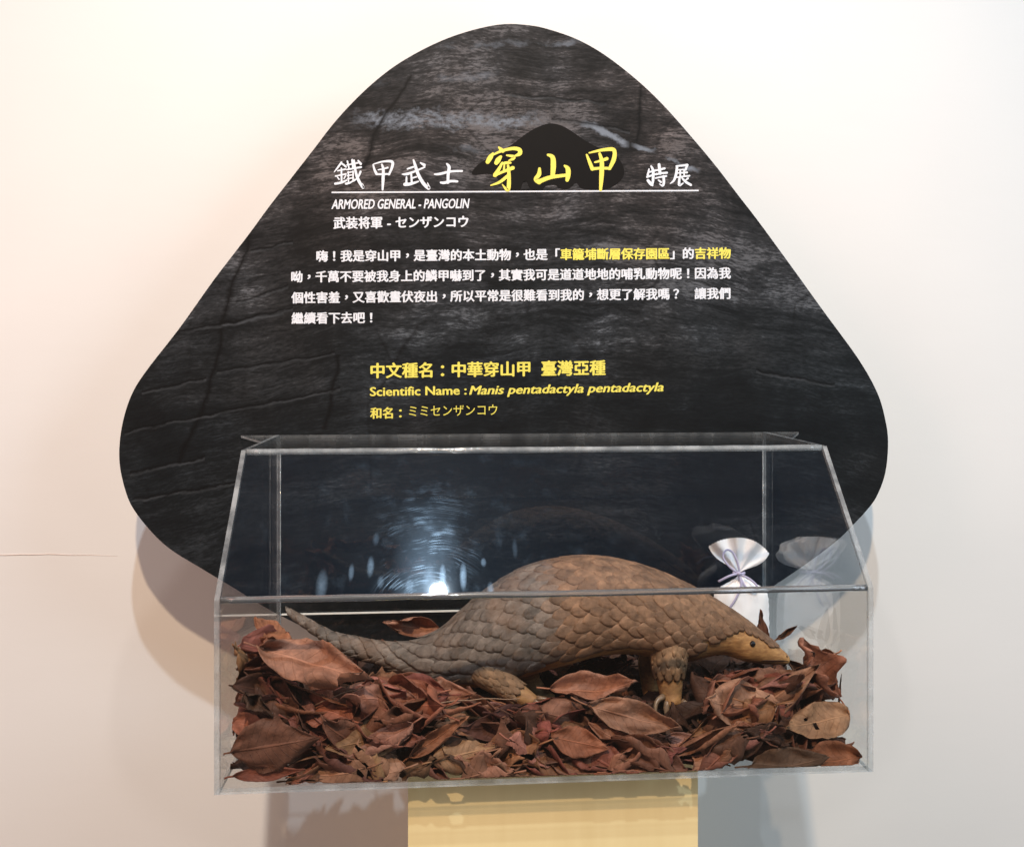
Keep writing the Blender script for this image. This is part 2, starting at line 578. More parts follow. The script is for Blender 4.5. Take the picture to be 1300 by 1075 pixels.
n = N('pangolin scale')
at_ = n.new('Attribute', attribute_name='tone')
uv = n.new('UVMap')
s2 = n.new('SeparateXYZ')
n.put(s2.inputs[0], uv.outputs[0])
o_ = n.obj()
ridge = n.noise(n.mapping(uv.outputs[0], scale=(1.0, 9.0, 1.0)), 1.5, 3, 0.6)
dirt = n.noise(o_, 60, 6, 0.7)
dirt2 = n.noise(o_, 16, 4, 0.6)
c = n.mix(n.ramp(dirt, (0.3, 0.0), (0.7, 1.0)), n.mix(1.0, at_.outputs['Color'], (0.50, 0.48, 0.46), 'MULTIPLY'), n.mix(1.0, at_.outputs['Color'], (1.5, 1.5, 1.5), 'MULTIPLY'))
c = n.mix(n.ramp(dirt2, (0.50, 0.0), (0.66, 0.45)), c, (0.17, 0.095, 0.055))
c = n.mix(n.ramp(s2.outputs['X'], (0.90, 0.0), (1.0, 0.35)), c, (0.30, 0.22, 0.15))
M_scale = n.end(n.bsdf(c, 0.55, 0.35, n.bump(n.math('ADD', ridge, n.math('MULTIPLY', dirt, 1.1)), 0.8, 0.0018)))

n = N('pangolin skin')
o_ = n.obj()
hair = n.noise(n.mapping(o_, scale=(60, 160, 190)), 1.0, 4, 0.6)
pb = n.noise(o_, 18, 4, 0.6)
c = n.mix(n.ramp(hair, (0.3, 0.0), (0.7, 1.0)), (0.24, 0.115, 0.045), (0.50, 0.28, 0.11))
c = n.mix(n.ramp(pb, (0.45, 0.0), (0.68, 0.7)), c, (0.22, 0.12, 0.06))
M_skin = n.end(n.bsdf(c, 0.6, 0.3, n.bump(n.math('ADD', hair, pb), 0.5, 0.002)))
M_claw = plain('claw horn', (0.17, 0.11, 0.068), 0.4, 0.5, 0.3, 160)
M_eye = plain('glass eye', (0.008, 0.008, 0.01), 0.06, 0.6)
M_dark = plain('mouth line', (0.03, 0.015, 0.01), 0.8)

n = N('white lace cloth')
o_ = n.obj()
sep = n.new('SeparateXYZ')
n.put(sep.inputs[0], o_)
wv = n.noise(n.mapping(o_, scale=(900, 900, 900)), 1.0, 1)
bl = n.noise(n.mapping(o_, loc=(0, 0, 0)), 24, 3)
zz = n.ramp(sep.outputs['Z'], (0.015, 1.0), (0.075, 0.0))
c = n.mix(n.math('MULTIPLY', zz, n.ramp(bl, (0.40, 0.0), (0.60, 0.8))), (0.95, 0.95, 0.97), (0.84, 0.72, 0.56))
pb_ = n.bsdf(c, 0.7, 0.2, n.bump(n.math('ADD', wv, n.math('MULTIPLY', n.noise(n.mapping(o_, scale=(70, 70, 18)), 1.0, 4, 0.6), 3.0)), 0.3, 0.0008))
tl = n.new('BsdfTranslucent')
tl.inputs[0].default_value = (0.8, 0.8, 0.82, 1)
m = n.new('MixShader')
m.inputs[0].default_value = 0.1
n.put(m.inputs[1], pb_)
n.put(m.inputs[2], tl.outputs[0])
M_lace = n.end(m.outputs[0])
M_ribbon = plain('lavender ribbon', (0.46, 0.43, 0.60), 0.35, 0.5)

# ------------------------------------------------------------------ the wall
bm = bmesh.new()
box(bm, (-4.5, YW, ZC - 2.2), (5.0, YW + 0.12, ZC + 2.6))
wall = mesh_obj('wall', bm, M_wall)
wall['kind'] = 'structure'
bm = bmesh.new()
sp = [at(-60 + i * 11, 706 - 2.5 * math.sin(i / 19 * 3.0) + 1.0 * noise.noise((i * 0.4, 3, 1)), YW) for i in range(20)]
tube(bm, [p + Vector((0, -0.0002, 0)) for p in sp], [0.0012 * (1 - (i / 19) ** 3) + 0.0002 for i in range(20)], 6, 0.6)
mesh_obj('paper_seam', bm, M_seam, wall)

# ------------------------------------------------------------------ the post behind the case
YPO = 1.352
pl, pr_ = at(518, 1000, YPO), at(886, 1000, YPO)
post = thing('support_post', (0.5 * (pl.x + pr_.x), 0.5 * (YPO + YW), ZC - 1.45), 'pale yellow plywood post under the clear display case', 'post')
bm = bmesh.new()
box(bm, (pl.x, YPO, ZC - 1.45), (pr_.x, YW - 0.001, ZB - 0.0015))
mesh_obj('post_panel', bm, M_ply, post)
bm = bmesh.new()
box(bm, (pl.x + 0.003, YPO + 0.004, ZC - 1.45 - 0.02), (pr_.x - 0.003, YW - 0.004, ZC - 1.4505))
mesh_obj('post_plinth', bm, M_ply, post)

# ------------------------------------------------------------------ the sign board
board = thing('sign_board', BASE_B, 'black rounded triangular sign printed like slate with white and yellow writing', 'sign')
OUT = [(640, 31), (676, 33), (703, 39.5), (732, 50), (760, 65), (788, 85), (819, 111), (847, 139), (877, 173), (908, 210), (938, 249), (962, 280), (1003, 336), (1047, 397), (1090, 456),
       (1114, 499), (1124, 533), (1127.5, 562), (1124, 600), (1113, 630), (1100, 648), (1086, 663), (1065, 684), (1027, 713), (975, 748), (920, 780), (850, 812), (760, 838),
       (650, 850), (540, 842), (430, 814), (350, 778), (300, 748), (255, 721), (219, 699), (197, 680), (175, 654), (162, 631), (152.5, 594), (152, 561), (158, 527), (169, 497), (187, 469),
       (229, 415), (271, 356), (314, 300), (342, 262), (370, 226), (398, 190), (426, 154), (459, 119), (493, 90), (526, 69), (563, 51), (602, 38)]
bm = bmesh.new()
pts = [at(p[0], p[1], YB) for p in crom(OUT, 260, True)]
prism(bm, pts, (0, YBB - YB, 0), 0, 1)
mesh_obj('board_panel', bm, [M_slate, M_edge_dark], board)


def flat_poly(bm, poly, lift):
    vs = [bm.verts.new(at(u, v, YB - lift)) for u, v in poly]
    f = bm.faces.new(vs)
    return f


SIL = [(200, 410), (230, 350), (330, 285), (440, 225), (540, 150), (620, 105), (690, 85), (760, 97), (830, 135), (910, 190), (1000, 238), (1080, 262), (1130, 310), (1162, 380), (1148, 435),
       (1095, 482), (1020, 504), (900, 500), (868, 470), (852, 462), (832, 482), (800, 503), (750, 496), (725, 476), (665, 482), (640, 506), (600, 513), (560, 490), (545, 455), (520, 458), (495, 513), (430, 512), (330, 410)]
bm = bmesh.new()
f = flat_poly(bm, [(560 + 0.2 * p[0], 140 + 0.2 * p[1]) for p in crom(SIL, 140, True)], 0.0004)
bmesh.ops.triangulate(bm, faces=[f], ngon_method='EAR_CLIP')
mesh_obj('animal_silhouette', bm, M_black_ink, board)

_cache = {}


def glyph(ch, bold):
    k = (ch, bold)
    if k not in _cache:
        cu = bpy.data.curves.new('g', 'FONT')
        cu.body = ch
        cu.size = 1
        cu.offset = bold
        cu.resolution_u = 3
        o = bpy.data.objects.new('g', cu)
        C.objects.link(o)
        dg = bpy.context.evaluated_depsgraph_get()
        me = bpy.data.meshes.new_from_object(o.evaluated_get(dg))
        _cache[k] = ([(v.co.x, v.co.y) for v in me.vertices], [tuple(p.vertices) for p in me.polygons])
        bpy.data.objects.remove(o)
        bpy.data.curves.remove(cu)
        bpy.data.meshes.remove(me)
    return _cache[k]


def put_glyph(bm, g, fu, fat=0.0):
    # heavy type: the same glyph printed over itself a hair to each side
    for k, (dx, dy) in enumerate(((0, 0), (1, 0), (-1, 0), (0, 1), (0, -1)) if fat else ((0, 0),)):
        put_once(bm, g, lambda x, y: fu(x + dx * fat, y + dy * fat * 0.6), 0.0006 + 0.00004 * k)


def put_once(bm, g, fu, lift):
    vs = [bm.verts.new(at(*fu(x, y), YB - lift)) for x, y in g[0]]
    for p in g[1]:
        try:
            bm.faces.new([vs[i] for i in p])
        except ValueError:
            pass


def row(text, u0, u1, v0, v1, h, mat, name, bold=0.02, runs=None):
    """full-width characters in equal cells, left centre (u0, v0) to right centre (u1, v1), H = height of a character"""
    nch = sum(0.55 if c == ' ' else 1 for c in text)
    pitch = (u1 - u0) / nch
    slope = (v1 - v0) / (u1 - u0)
    bms = {}
    run = 0
    prev = None
    x = 0.0
    for i, ch in enumerate(text):
        if ch == ' ':
            x += 0.55
            run += 1
            continue
        if ch == '\u3000':
            x += 1
            run += 1
            continue
        m_ = mat
        for (a, b, mm) in runs or ():
            if a <= i < b:
                m_ = mm
        if prev is not None and m_ is not prev:
            run += 1
        prev = m_
        bm = bms.setdefault(run, (bmesh.new(), m_))[0]
        g = glyph(ch, 0.0)
        xs = [p[0] for p in g[0]]
        ox, oy = (0.0, 0.0)
        if ch in '，':
            ox, oy = 0.5 - 0.5 * (min(xs) + max(xs)), 0.3
        elif ch in '！？：-':
            ox = 0.5 - 0.5 * (min(xs) + max(xs))

        def fu(gx, gy, x=x, ox=ox, oy=oy):
            u = u0 + (x + (gx + ox)) * pitch
            return u, v0 + slope * (u - u0) - (gy + oy - 0.385) * h
        put_glyph(bm, g, fu, bold)
        x += 1
    for bm, m_ in bms.values():
        mesh_obj(name, bm, m_, board)


def line(text, u0, u1, vb0, vb1, cap, mat, name, bold=0.01, shear=0.0):
    """roman letters stretched from u0 to u1 on the base line vb0 .. vb1"""
    g = glyph(text, 0.0)
    xs = [p[0] + shear * p[1] for p in g[0]]
    a, b = min(xs), max(xs)
    capg = glyph('H', 0.0)
    ch = max(p[1] for p in capg[0])
    bm = bmesh.new()

    def fu(x, y):
        t = (x + shear * y - a) / (b - a)
        return u0 + t * (u1 - u0), vb0 + t * (vb1 - vb0) - y / ch * cap
    put_glyph(bm, g, fu, bold)
    mesh_obj(name, bm, mat, board)


row('武装将軍-センザンコウ', 423, 596, 283.2, 281.2, 16.2, M_white_ink, 'subtitle_lettering', 0.036)
line('ARMORED GENERAL - PANGOLIN', 421, 596, 265.3, 264.3, 11.6, M_white_ink, 'subtitle_lettering', 0.03, 0.22)
B = 0.036
row('嗨！我是穿山甲，是臺灣的本土動物，也是「車籠埔斷層保存園區」的吉祥物', 401, 928, 325.2, 321.2, 15.4, M_white_ink, 'body_lettering', B, [(20, 29, M_yellow_ink), (31, 34, M_yellow_ink)])
row('呦，千萬不要被我身上的鱗甲嚇到了，其實我可是道道地地的哺乳動物呢！因為我', 369, 928, 351.5, 346.5, 15.4, M_white_ink, 'body_lettering', B)
row('個性害羞，又喜歡晝伏夜出，所以平常是很難看到我的，想更了解我嗎？\u3000讓我們', 370, 928, 378, 372.2, 15.4, M_white_ink, 'body_lettering', B)
row('繼續看下去吧！', 370, 479, 404, 403, 15.4, M_white_ink, 'body_lettering', B)
row('中文種名：中華穿山甲 臺灣亞種', 469, 769, 470.5, 466.5, 20.4, M_yellow_ink, 'species_lettering', 0.034)
line('Scientific Name :', 470, 592, 502.6, 500.6, 10.8, M_yellow_ink, 'species_lettering', 0.028)
line('Manis pentadactyla pentadactyla', 596, 842, 500.8, 496.4, 10.8, M_yellow_ink, 'species_lettering', 0.028, 0.24)
row('和名：', 470, 516, 524.4, 523.6, 15.2, M_yellow_ink, 'species_lettering', 0.034)
row('ミミセンザンコウ', 517, 633, 521.8, 519.8, 15.6, M_yellow_ink, 'species_lettering', 0.0)

bm = bmesh.new()
flat_poly(bm, [(421, 243.6), (887, 241.2), (887, 243.0), (421, 245.4)], 0.0005)
mesh_obj('title_rule', bm, M_white_ink, board)


def brush(chars, org, k, mat, name):
    """brush characters: each stroke a ribbon of changing width, laid a hair above the one before"""
    for strokes in chars:
        bm = bmesh.new()
        for si, st in enumerate(strokes):
            q = crom(st, 5 * len(st)) if len(st) > 2 else crom(st, 8)
            L, R = [], []
            for i, (x, y, wd) in enumerate(q):
                a, b = q[max(0, i - 1)], q[min(len(q) - 1, i + 1)]
                d = np.array([b[0] - a[0], b[1] - a[1]])
                d = d / (np.linalg.norm(d) + 1e-9)
                nn = np.array([-d[1], d[0]]) * wd * 0.5
                L.append((x + nn[0], y + nn[1]))
                R.append((x - nn[0], y - nn[1]))

            def cap(p, d, wd, s):
                return [(p[0] + d[0] * math.cos(t) * wd * 0.5 * s - d[1] * math.sin(t) * wd * 0.5, p[1] + d[1] * math.cos(t) * wd * 0.5 * s + d[0] * math.sin(t) * wd * 0.5) for t in (1.0, 0.5, 0.0, -0.5, -1.0)]
            d1 = np.array(q[-1][:2]) - np.array(q[-2][:2])
            d1 = d1 / (np.linalg.norm(d1) + 1e-9)
            d0 = np.array(q[1][:2]) - np.array(q[0][:2])
            d0 = d0 / (np.linalg.norm(d0) + 1e-9)
            lift = 0.0007 + si * 0.00006
            P = lambda pq: at(org[0] + pq[0] * k, org[1] + pq[1] * k, YB - lift)
            lv = [bm.verts.new(P(p)) for p in L]
            rv = [bm.verts.new(P(p)) for p in R]
            for i in range(len(lv) - 1):
                bm.faces.new((lv[i], lv[i + 1], rv[i + 1], rv[i]))
            bm.faces.new([lv[-1]] + [bm.verts.new(P(p)) for p in cap(q[-1], d1, q[-1][2], 1)] + [rv[-1]])
            bm.faces.new([rv[0]] + [bm.verts.new(P(p)) for p in cap(q[0], -d0, q[0][2], 1)] + [lv[0]])
        mesh_obj(name, bm, mat, board)


chuan = [[(216, 112, 14), (232, 128, 28), (248, 142, 32)],
         [(168, 165, 22), (146, 195, 40), (124, 232, 34)],
         [(160, 178, 14), (240, 142, 22), (330, 122, 28), (385, 132, 34), (388, 165, 34), (345, 184, 12)],
         [(232, 190, 24), (212, 215, 42), (196, 240, 36)],
         [(282, 178, 14), (335, 188, 26), (335, 205, 26), (298, 222, 10)],
         [(232, 250, 12), (275, 240, 24), (312, 240, 18)],
         [(245, 240, 18), (215, 295, 28), (186, 340, 36)],
         [(180, 345, 24), (255, 312, 22), (332, 282, 32)],
         [(262, 255, 14), (258, 300, 18)],
         [(292, 262, 20), (300, 350, 30), (292, 462, 32), (244, 418, 7)],
         [(292, 345, 26), (225, 398, 24), (150, 426, 10)]]
shan = [[(622, 174, 20), (660, 195, 38), (666, 265, 44), (660, 345, 36)],
        [(552, 288, 22), (548, 335, 36), (520, 375, 32), (548, 398, 40)],
        [(545, 396, 38), (640, 360, 32), (770, 342, 26)],
        [(760, 264, 18), (786, 290, 38), (788, 340, 40), (780, 382, 30)]]
jia = [[(942, 174, 16), (962, 225, 26), (988, 290, 32)],
       [(962, 158, 12), (1060, 136, 24), (1150, 128, 32), (1172, 152, 32), (1164, 215, 36), (1130, 288, 26)],
       [(990, 290, 26), (1060, 284, 22), (1132, 286, 24)],
       [(1008, 236, 14), (1060, 222, 22), (1108, 206, 28)],
       [(1048, 164, 22), (1066, 230, 34), (1064, 340, 38), (1056, 462, 24)]]
brush([chuan, shan, jia], (600, 170), 200 / 1300, M_yellow_ink, 'title_lettering')
tie = [[(160, 250, 18), (130, 292, 16), (98, 332, 8)], [(152, 256, 12), (178, 268, 16), (200, 288, 16)],
       [(128, 322, 12), (194, 308, 15)], [(108, 368, 12), (200, 350, 15)], [(160, 300, 14), (162, 420, 16)],
       [(124, 376, 10), (140, 396, 13)], [(196, 366, 12), (182, 392, 10)], [(106, 434, 20), (160, 424, 20), (206, 404, 14)],
       [(212, 238, 14), (226, 300, 14)], [(254, 228, 18), (262, 300, 16)], [(208, 272, 12), (318, 250, 16)], [(206, 312, 13), (330, 290, 18)],
       [(214, 338, 11), (262, 330, 12)], [(212, 364, 11), (262, 356, 12)], [(220, 330, 12), (222, 424, 12)], [(262, 326, 13), (262, 412, 13)],
       [(212, 392, 11), (264, 382, 12)], [(200, 434, 20), (238, 424, 16), (278, 396, 10)],
       [(270, 232, 16), (284, 330, 22), (312, 410, 26), (352, 472, 22), (344, 432, 6)], [(326, 330, 20), (306, 375, 16), (270, 412, 8)], [(306, 234, 14), (328, 262, 22)]]
jia2 = [[(436, 270, 14), (448, 312, 20), (466, 350, 24)], [(440, 264, 10), (520, 242, 16), (596, 242, 24), (604, 278, 24), (574, 354, 18)],
        [(466, 352, 18), (575, 350, 16)], [(480, 314, 10), (530, 304, 15), (562, 294, 16)], [(512, 268, 16), (524, 310, 24), (522, 400, 26), (518, 486, 16)]]
wu = [[(734, 306, 14), (768, 294, 16), (800, 284, 14)], [(690, 352, 12), (728, 350, 24), (790, 330, 18), (884, 290, 14)], [(846, 252, 12), (880, 272, 26)],
      [(766, 340, 16), (772, 430, 18)], [(726, 376, 14), (724, 440, 20)], [(712, 440, 30), (760, 436, 26), (830, 414, 12)], [(772, 386, 14), (812, 374, 14)],
      [(786, 228, 14), (800, 270, 24), (826, 350, 28), (872, 430, 30), (922, 476, 26), (908, 424, 6)]]
shi = [[(968, 352, 12), (1010, 350, 22), (1110, 328, 20), (1208, 324, 18)], [(1076, 262, 16), (1096, 290, 28), (1088, 350, 26), (1086, 424, 24)],
       [(1024, 424, 18), (1054, 426, 24), (1110, 412, 22), (1166, 414, 20)]]
brush([tie, jia2, wu, shi], (410, 170), 190 / 1300, M_white_ink, 'title_lettering')
te = [[(505, 338, 24), (532, 400, 38), (532, 520, 36), (520, 602, 26)], [(476, 380, 22), (458, 462, 30)], [(470, 422, 24), (572, 394, 26)], [(450, 486, 28), (582, 442, 24)],
      [(462, 534, 40), (500, 580, 44), (522, 600, 30)], [(614, 316, 40), (628, 440, 40)], [(580, 396, 24), (690, 368, 30)], [(572, 452, 24), (640, 436, 28), (722, 428, 30)],
      [(566, 502, 22), (640, 486, 26), (712, 474, 28)], [(676, 478, 36), (680, 560, 36), (664, 606, 30), (620, 582, 12)], [(606, 530, 20), (640, 556, 30)]]
zhan = [[(850, 336, 20), (930, 330, 28), (1004, 320, 32)], [(1000, 330, 32), (978, 388, 30)], [(870, 388, 20), (980, 384, 22)], [(862, 342, 34), (850, 440, 36), (820, 530, 32), (770, 576, 14)],
        [(868, 432, 20), (1000, 424, 26)], [(904, 394, 22), (906, 490, 22)], [(958, 392, 22), (960, 480, 22)], [(846, 492, 20), (940, 480, 24), (1032, 470, 26)], [(896, 492, 30), (892, 596, 36), (948, 570, 14)],
        [(930, 500, 22), (980, 552, 34), (1052, 596, 34)], [(1012, 504, 28), (966, 540, 14)]]
brush([te, zhan], (780, 180), 120 / 1300, M_white_ink, 'title_lettering')

def solid(o, th=0.0006):
    m_ = o.modifiers.new('thickness', 'SOLIDIFY')
    m_.thickness = th
    m_.offset = 0


# ------------------------------------------------------------------ the pangolin
YP = 1.50                            # the plane the animal walks in
STN = [  # top u, v / bottom u, v / width factor / depth offset / zone
    ((364, 773), (366, 778), 1.2, 0.035), ((391, 788), (387, 794), 1.0, 0.032), ((418, 802.5), (411, 811), 1.0, 0.028), ((449, 811), (441, 826.5), 1.05, 0.022), ((490, 818.5), (482, 841), 1.05, 0.014),
    ((528, 816), (519, 853), 1.0, 0.008), ((560, 800), (552, 867), 1.05, 0.0), ((592, 772), (598, 870), 0.98, 0.0), ((624, 747), (645, 862), 0.95, 0.0), ((662, 725), (684, 850), 0.92, 0.0),
    ((705, 712), (722, 840), 0.90, 0.0), ((750, 708), (760, 830), 0.90, 0.0), ((795, 714), (800, 828), 0.90, 0.0), ((840, 728), (835, 834), 0.92, 0.0), ((880, 746), (868, 838), 0.88, 0.0),
    ((912, 764), (893, 833), 0.85, -0.003), ((940, 782), (917, 830), 0.85, -0.006), ((964, 800), (942, 838), 0.85, -0.010), ((985, 817), (967, 842), 0.80, -0.013), ((999, 829), (988, 843), 0.85, -0.015), ((1004, 836), (1000, 843), 1.0, -0.016)]
NS = len(STN)
arr = []
for (tp, bt, wf, dy) in STN:
    a, b = at(*tp, YP + dy), at(*bt, YP + dy)
    c_ = (a + b) * 0.5
    arr.append((*c_, *(a - c_), (a - b).length * 0.5 * wf))
FINE = np.array(crom(arr, 241))


def surf(s, phi, lift=0.0):
    """s 0 (tail tip) .. 1 (snout), phi 0 at the back's ridge"""
    x = min(max(s, 0.0), 1.0) * 240
    k = min(int(x), 239)
    q = FINE[k] * (1 - (x - k)) + FINE[k + 1] * (x - k)
    c_, up, hw = Vector(q[:3]), Vector(q[3:6]), q[6]
    # a pangolin's back is a vault: a little flatter underneath
    cz = math.cos(phi)
    rad = up * cz + Vector((0, -1, 0)) * (math.sin(phi) * hw)
    p = c_ + rad
    if lift:
        p = p + rad.normalized() * lift
    return p


SEG = 32
bm = bmesh.new()
rings = []
for i in range(0, 241, 3):
    rings.append([bm.verts.new(surf(i / 240, k / SEG * math.tau)) for k in range(SEG)])
for r0, r1 in zip(rings, rings[1:]):
    for k in range(SEG):
        bm.faces.new((r0[k], r0[(k + 1) % SEG], r1[(k + 1) % SEG], r1[k]))
bm.faces.new(rings[0][::-1])
bm.faces.new(rings[-1])


def P(u, v, y):
    return at(u, v, y)


fy, hy = YP - 0.040, YP - 0.052
# front leg near, far; hind leg near, far (thigh .. foot)
tube(bm, [P(850, 800, fy + 0.02), P(849, 838, fy), P(850, 862, fy - 0.005), P(852, 884, fy - 0.01), P(856, 898, fy - 0.024)], [0.034, 0.0285, 0.0235, 0.0185, 0.013], 14)
tube(bm, [P(835, 805, YP + 0.04), P(826, 845, YP + 0.045), P(828, 880, YP + 0.04), P(836, 892, YP + 0.03)], [0.03, 0.024, 0.018, 0.012], 12)
tube(bm, [P(604, 828, hy + 0.03), P(618, 852, hy + 0.002), P(640, 868, hy - 0.010), P(664, 884, hy - 0.022), P(682, 893, hy - 0.030)], [0.034, 0.0245, 0.0195, 0.016, 0.010], 14)
tube(bm, [P(660, 830, YP + 0.04), P(672, 868, YP + 0.05), P(690, 886, YP + 0.045), P(704, 890, YP + 0.04)], [0.035, 0.022, 0.017, 0.011], 12)
# cheek and ear fold, brow
tube(bm, [P(922, 812, YP - 0.030), P(930, 806, YP - 0.034), P(936, 812, YP - 0.035), P(938, 822, YP - 0.032)], [0.004, 0.006, 0.006, 0.003], 8)
bmesh.ops.recalc_face_normals(bm, faces=bm.faces)
me = bpy.data.meshes.new('t')
bm.to_mesh(me)
bm.free()
tmp = bpy.data.objects.new('t', me)
C.objects.link(tmp)
md = tmp.modifiers.new('r', 'REMESH')
md.mode = 'VOXEL'
md.voxel_size = 0.0036
ms = tmp.modifiers.new('s', 'SMOOTH')
ms.iterations = 3
ms.factor = 0.5
dg = bpy.context.evaluated_depsgraph_get()
body_me = bpy.data.meshes.new_from_object(tmp.evaluated_get(dg))
bpy.data.objects.remove(tmp)
bm = bmesh.new()
bm.from_mesh(body_me)
bpy.data.meshes.remove(body_me)
BVH = BVHTree.FromBMesh(bm)
pang = mesh_obj('pangolin', bm, M_skin, None, True)
pbase = P(720, 885, YP)
rebase(pang, pbase)
tag(pang, 'stuffed pangolin with grey brown scales walking over dry leaves', 'pangolin')


def hit(u, v):
    o = Vector((0, 0, ZC))
    d = (at(u, v, 1.0) - o).normalized()
    h_ = BVH.ray_cast(o, d)
    return h_[0], h_[1]


# the scales: overlapping plates laid over the body from the tail up to the brow
bm = bmesh.new()
bm.faces.layers.int.new('keep')
tl = bm.verts.layers.float_color.new('tone')
ul = bm.loops.layers.uv.new('UVMap')
arc = [0.0]
for i in range(240):
    arc.append(arc[-1] + float(np.linalg.norm(FINE[i + 1][:3] - FINE[i][:3])))
TOT = arc[-1]


def s_of(a):
    return float(np.interp(a, arc, [i / 240 for i in range(241)]))


def plate(s, phi, Lm, Wm, lift, tone):
    """one scale whose root is at (s, phi) and whose blunt point lies towards the tail"""
    a0 = float(np.interp(s, [i / 240 for i in range(241)], arc))
    x = s * 240
    q = FINE[min(int(x), 240)]
    ru, rw = float(np.linalg.norm(q[3:6])), q[6]
    rr = max(0.002, math.sqrt((ru * math.sin(phi)) ** 2 + (rw * math.cos(phi)) ** 2))
    nt, ns = 6, 4
    grid_ = []
    uvs = {}
    for i in range(nt + 1):
        t = i / nt
        wd = Wm * 0.5 * (0.72 + 0.28 * math.sin(min(1, t / 0.45) * math.pi / 2)) if t < 0.5 else Wm * 0.5 * max(0.0, 1 - ((t - 0.5) / 0.5) ** 1.9) ** 0.72
        if i == nt:
            wd = Wm * 0.06
        r = []
        for j in range(ns + 1):
            c_ = -1 + 2 * j / ns
            ss = s_of(max(0.0, a0 - t * Lm))
            li = 0.0015 + lift * (0.25 + t) + Wm * 0.04 * (1 - c_ * c_) * (1 - 0.4 * t)
            v = bm.verts.new(surf(ss, phi + c_ * wd / rr, li))
            k = 0.85 + 0.3 * noise.noise((phi * 7, s * 50, c_))
            v[tl] = (tone[0] * k, tone[1] * k, tone[2] * k, 1)
            uvs[v] = (t, c_)
            r.append(v)
        grid_.append(r)
    for i in range(nt):
        for j in range(ns):
            f = bm.faces.new((grid_[i][j], grid_[i + 1][j], grid_[i + 1][j + 1], grid_[i][j + 1]))
            f.smooth = True
            for lp in f.loops:
                lp[ul].uv = uvs[lp.vert]


a = 0.012
rowi = 0
sidx = lambda k: k / (NS - 1)
while True:
    s = s_of(a)
    if s > sidx(18.2):
        break
    q = FINE[int(s * 240)]
    ru, rw = float(np.linalg.norm(q[3:6])), q[6]
    if s < sidx(6):                     # tail
        size = 0.013 + 0.22 * ru
        span = 2.9
    elif s < sidx(13):                # trunk
        size = 0.0215
        span = 2.25
    else:                               # neck and head
        k = (s - sidx(13)) / (sidx(18.2) - sidx(13))
        size = 0.0215 - 0.0150 * min(1, k * 1.2)
        k2 = (s - sidx(14)) / (sidx(18.2) - sidx(14))
        span = 2.25 - 1.42 * min(1, max(0, k2 * 1.6 - 0.02))
    per = math.pi * (3 * (ru + rw) - math.sqrt((3 * ru + rw) * (ru + 3 * rw)))
    npl = max(3, int(per / (size * 1.12)))
    dphi = math.tau / npl
    off = 0.5 * (rowi % 2)
    for k in range(-npl, npl + 1):
        phi = (k + off) * dphi
        if abs(phi) > span or abs(phi) > math.pi:
            continue
        unhazed = min(1, max(0, (s - sidx(9.6)) / 0.04))  # grey reflection haze of the front pane painted into the tailward scales
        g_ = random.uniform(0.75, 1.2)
        base = (0.165 + 0.070 * unhazed, 0.136 - 0.004 * unhazed, 0.115 - 0.040 * unhazed)
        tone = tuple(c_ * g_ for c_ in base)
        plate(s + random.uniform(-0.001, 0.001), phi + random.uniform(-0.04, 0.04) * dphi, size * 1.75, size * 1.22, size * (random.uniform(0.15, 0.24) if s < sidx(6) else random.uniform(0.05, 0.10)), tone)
    a += size * 0.72
    rowi += 1


def limb_plates(pts, radii, sizes, a_to):
    q = crom([(*p, r) for p, r in zip(pts, radii)], 40)
    side_ = Vector((0, -1, 0))
    a_ = 0.0
    row_ = 0
    while a_ < a_to:
        k0 = int(a_ * 39)
        size = sizes[0] + (sizes[1] - sizes[0]) * a_
        t_ = Vector(q[min(39, k0 + 1)][:3]) - Vector(q[max(0, k0 - 1)][:3])
        seglen = sum((Vector(q[i + 1][:3]) - Vector(q[i][:3])).length for i in range(39))
        r = q[k0][3]
        npl = max(5, int(math.tau * r / (size * 1.05)))
        for k in range(npl):
            ph = (k + 0.5 * (row_ % 2)) / npl * math.tau
            gid = []
            g_ = random.uniform(0.75, 1.2)
            for i in range(6):
                t = i / 5
                wd = 0.55 * size * (math.sqrt(max(0.0, 1 - max(0, (t - 0.4) / 0.6) ** 2.4)) if i < 5 else 0.08)
                rr = []
                for j in range(5):
                    c_ = -1 + j / 2
                    aa = min(0.999, a_ + t * size * 1.6 / seglen)
                    f_ = aa * 39
                    kk = int(f_)
                    qq = q[kk] * (1 - f_ + kk) + q[kk + 1] * (f_ - kk)
                    tt = (Vector(q[kk + 1][:3]) - Vector(q[kk][:3])).normalized()
                    e1 = (side_ - tt * side_.dot(tt)).normalized()
                    e2 = tt.cross(e1)
                    an = ph + c_ * wd / r
                    v = bm.verts.new(Vector(qq[:3]) + (e1 * math.cos(an) + e2 * math.sin(an)) * (qq[3] + 0.0008 + size * (0.02 + 0.06 * t) + size * 0.1 * (1 - c_ * c_)))
                    v[tl] = (0.22 * g_, 0.13 * g_, 0.07 * g_, 1)
                    rr.append((v, (t, c_)))
                gid.append(rr)
            for i in range(5):
                for j in range(4):
                    f = bm.faces.new([gid[i][j][0], gid[i + 1][j][0], gid[i + 1][j + 1][0], gid[i][j + 1][0]])
                    f.smooth = True
                    for lp, uvv in zip(f.loops, (gid[i][j][1], gid[i + 1][j][1], gid[i + 1][j + 1][1], gid[i][j + 1][1])):
                        lp[ul].uv = uvv
        a_ += size * 0.8 / seglen
        row_ += 1


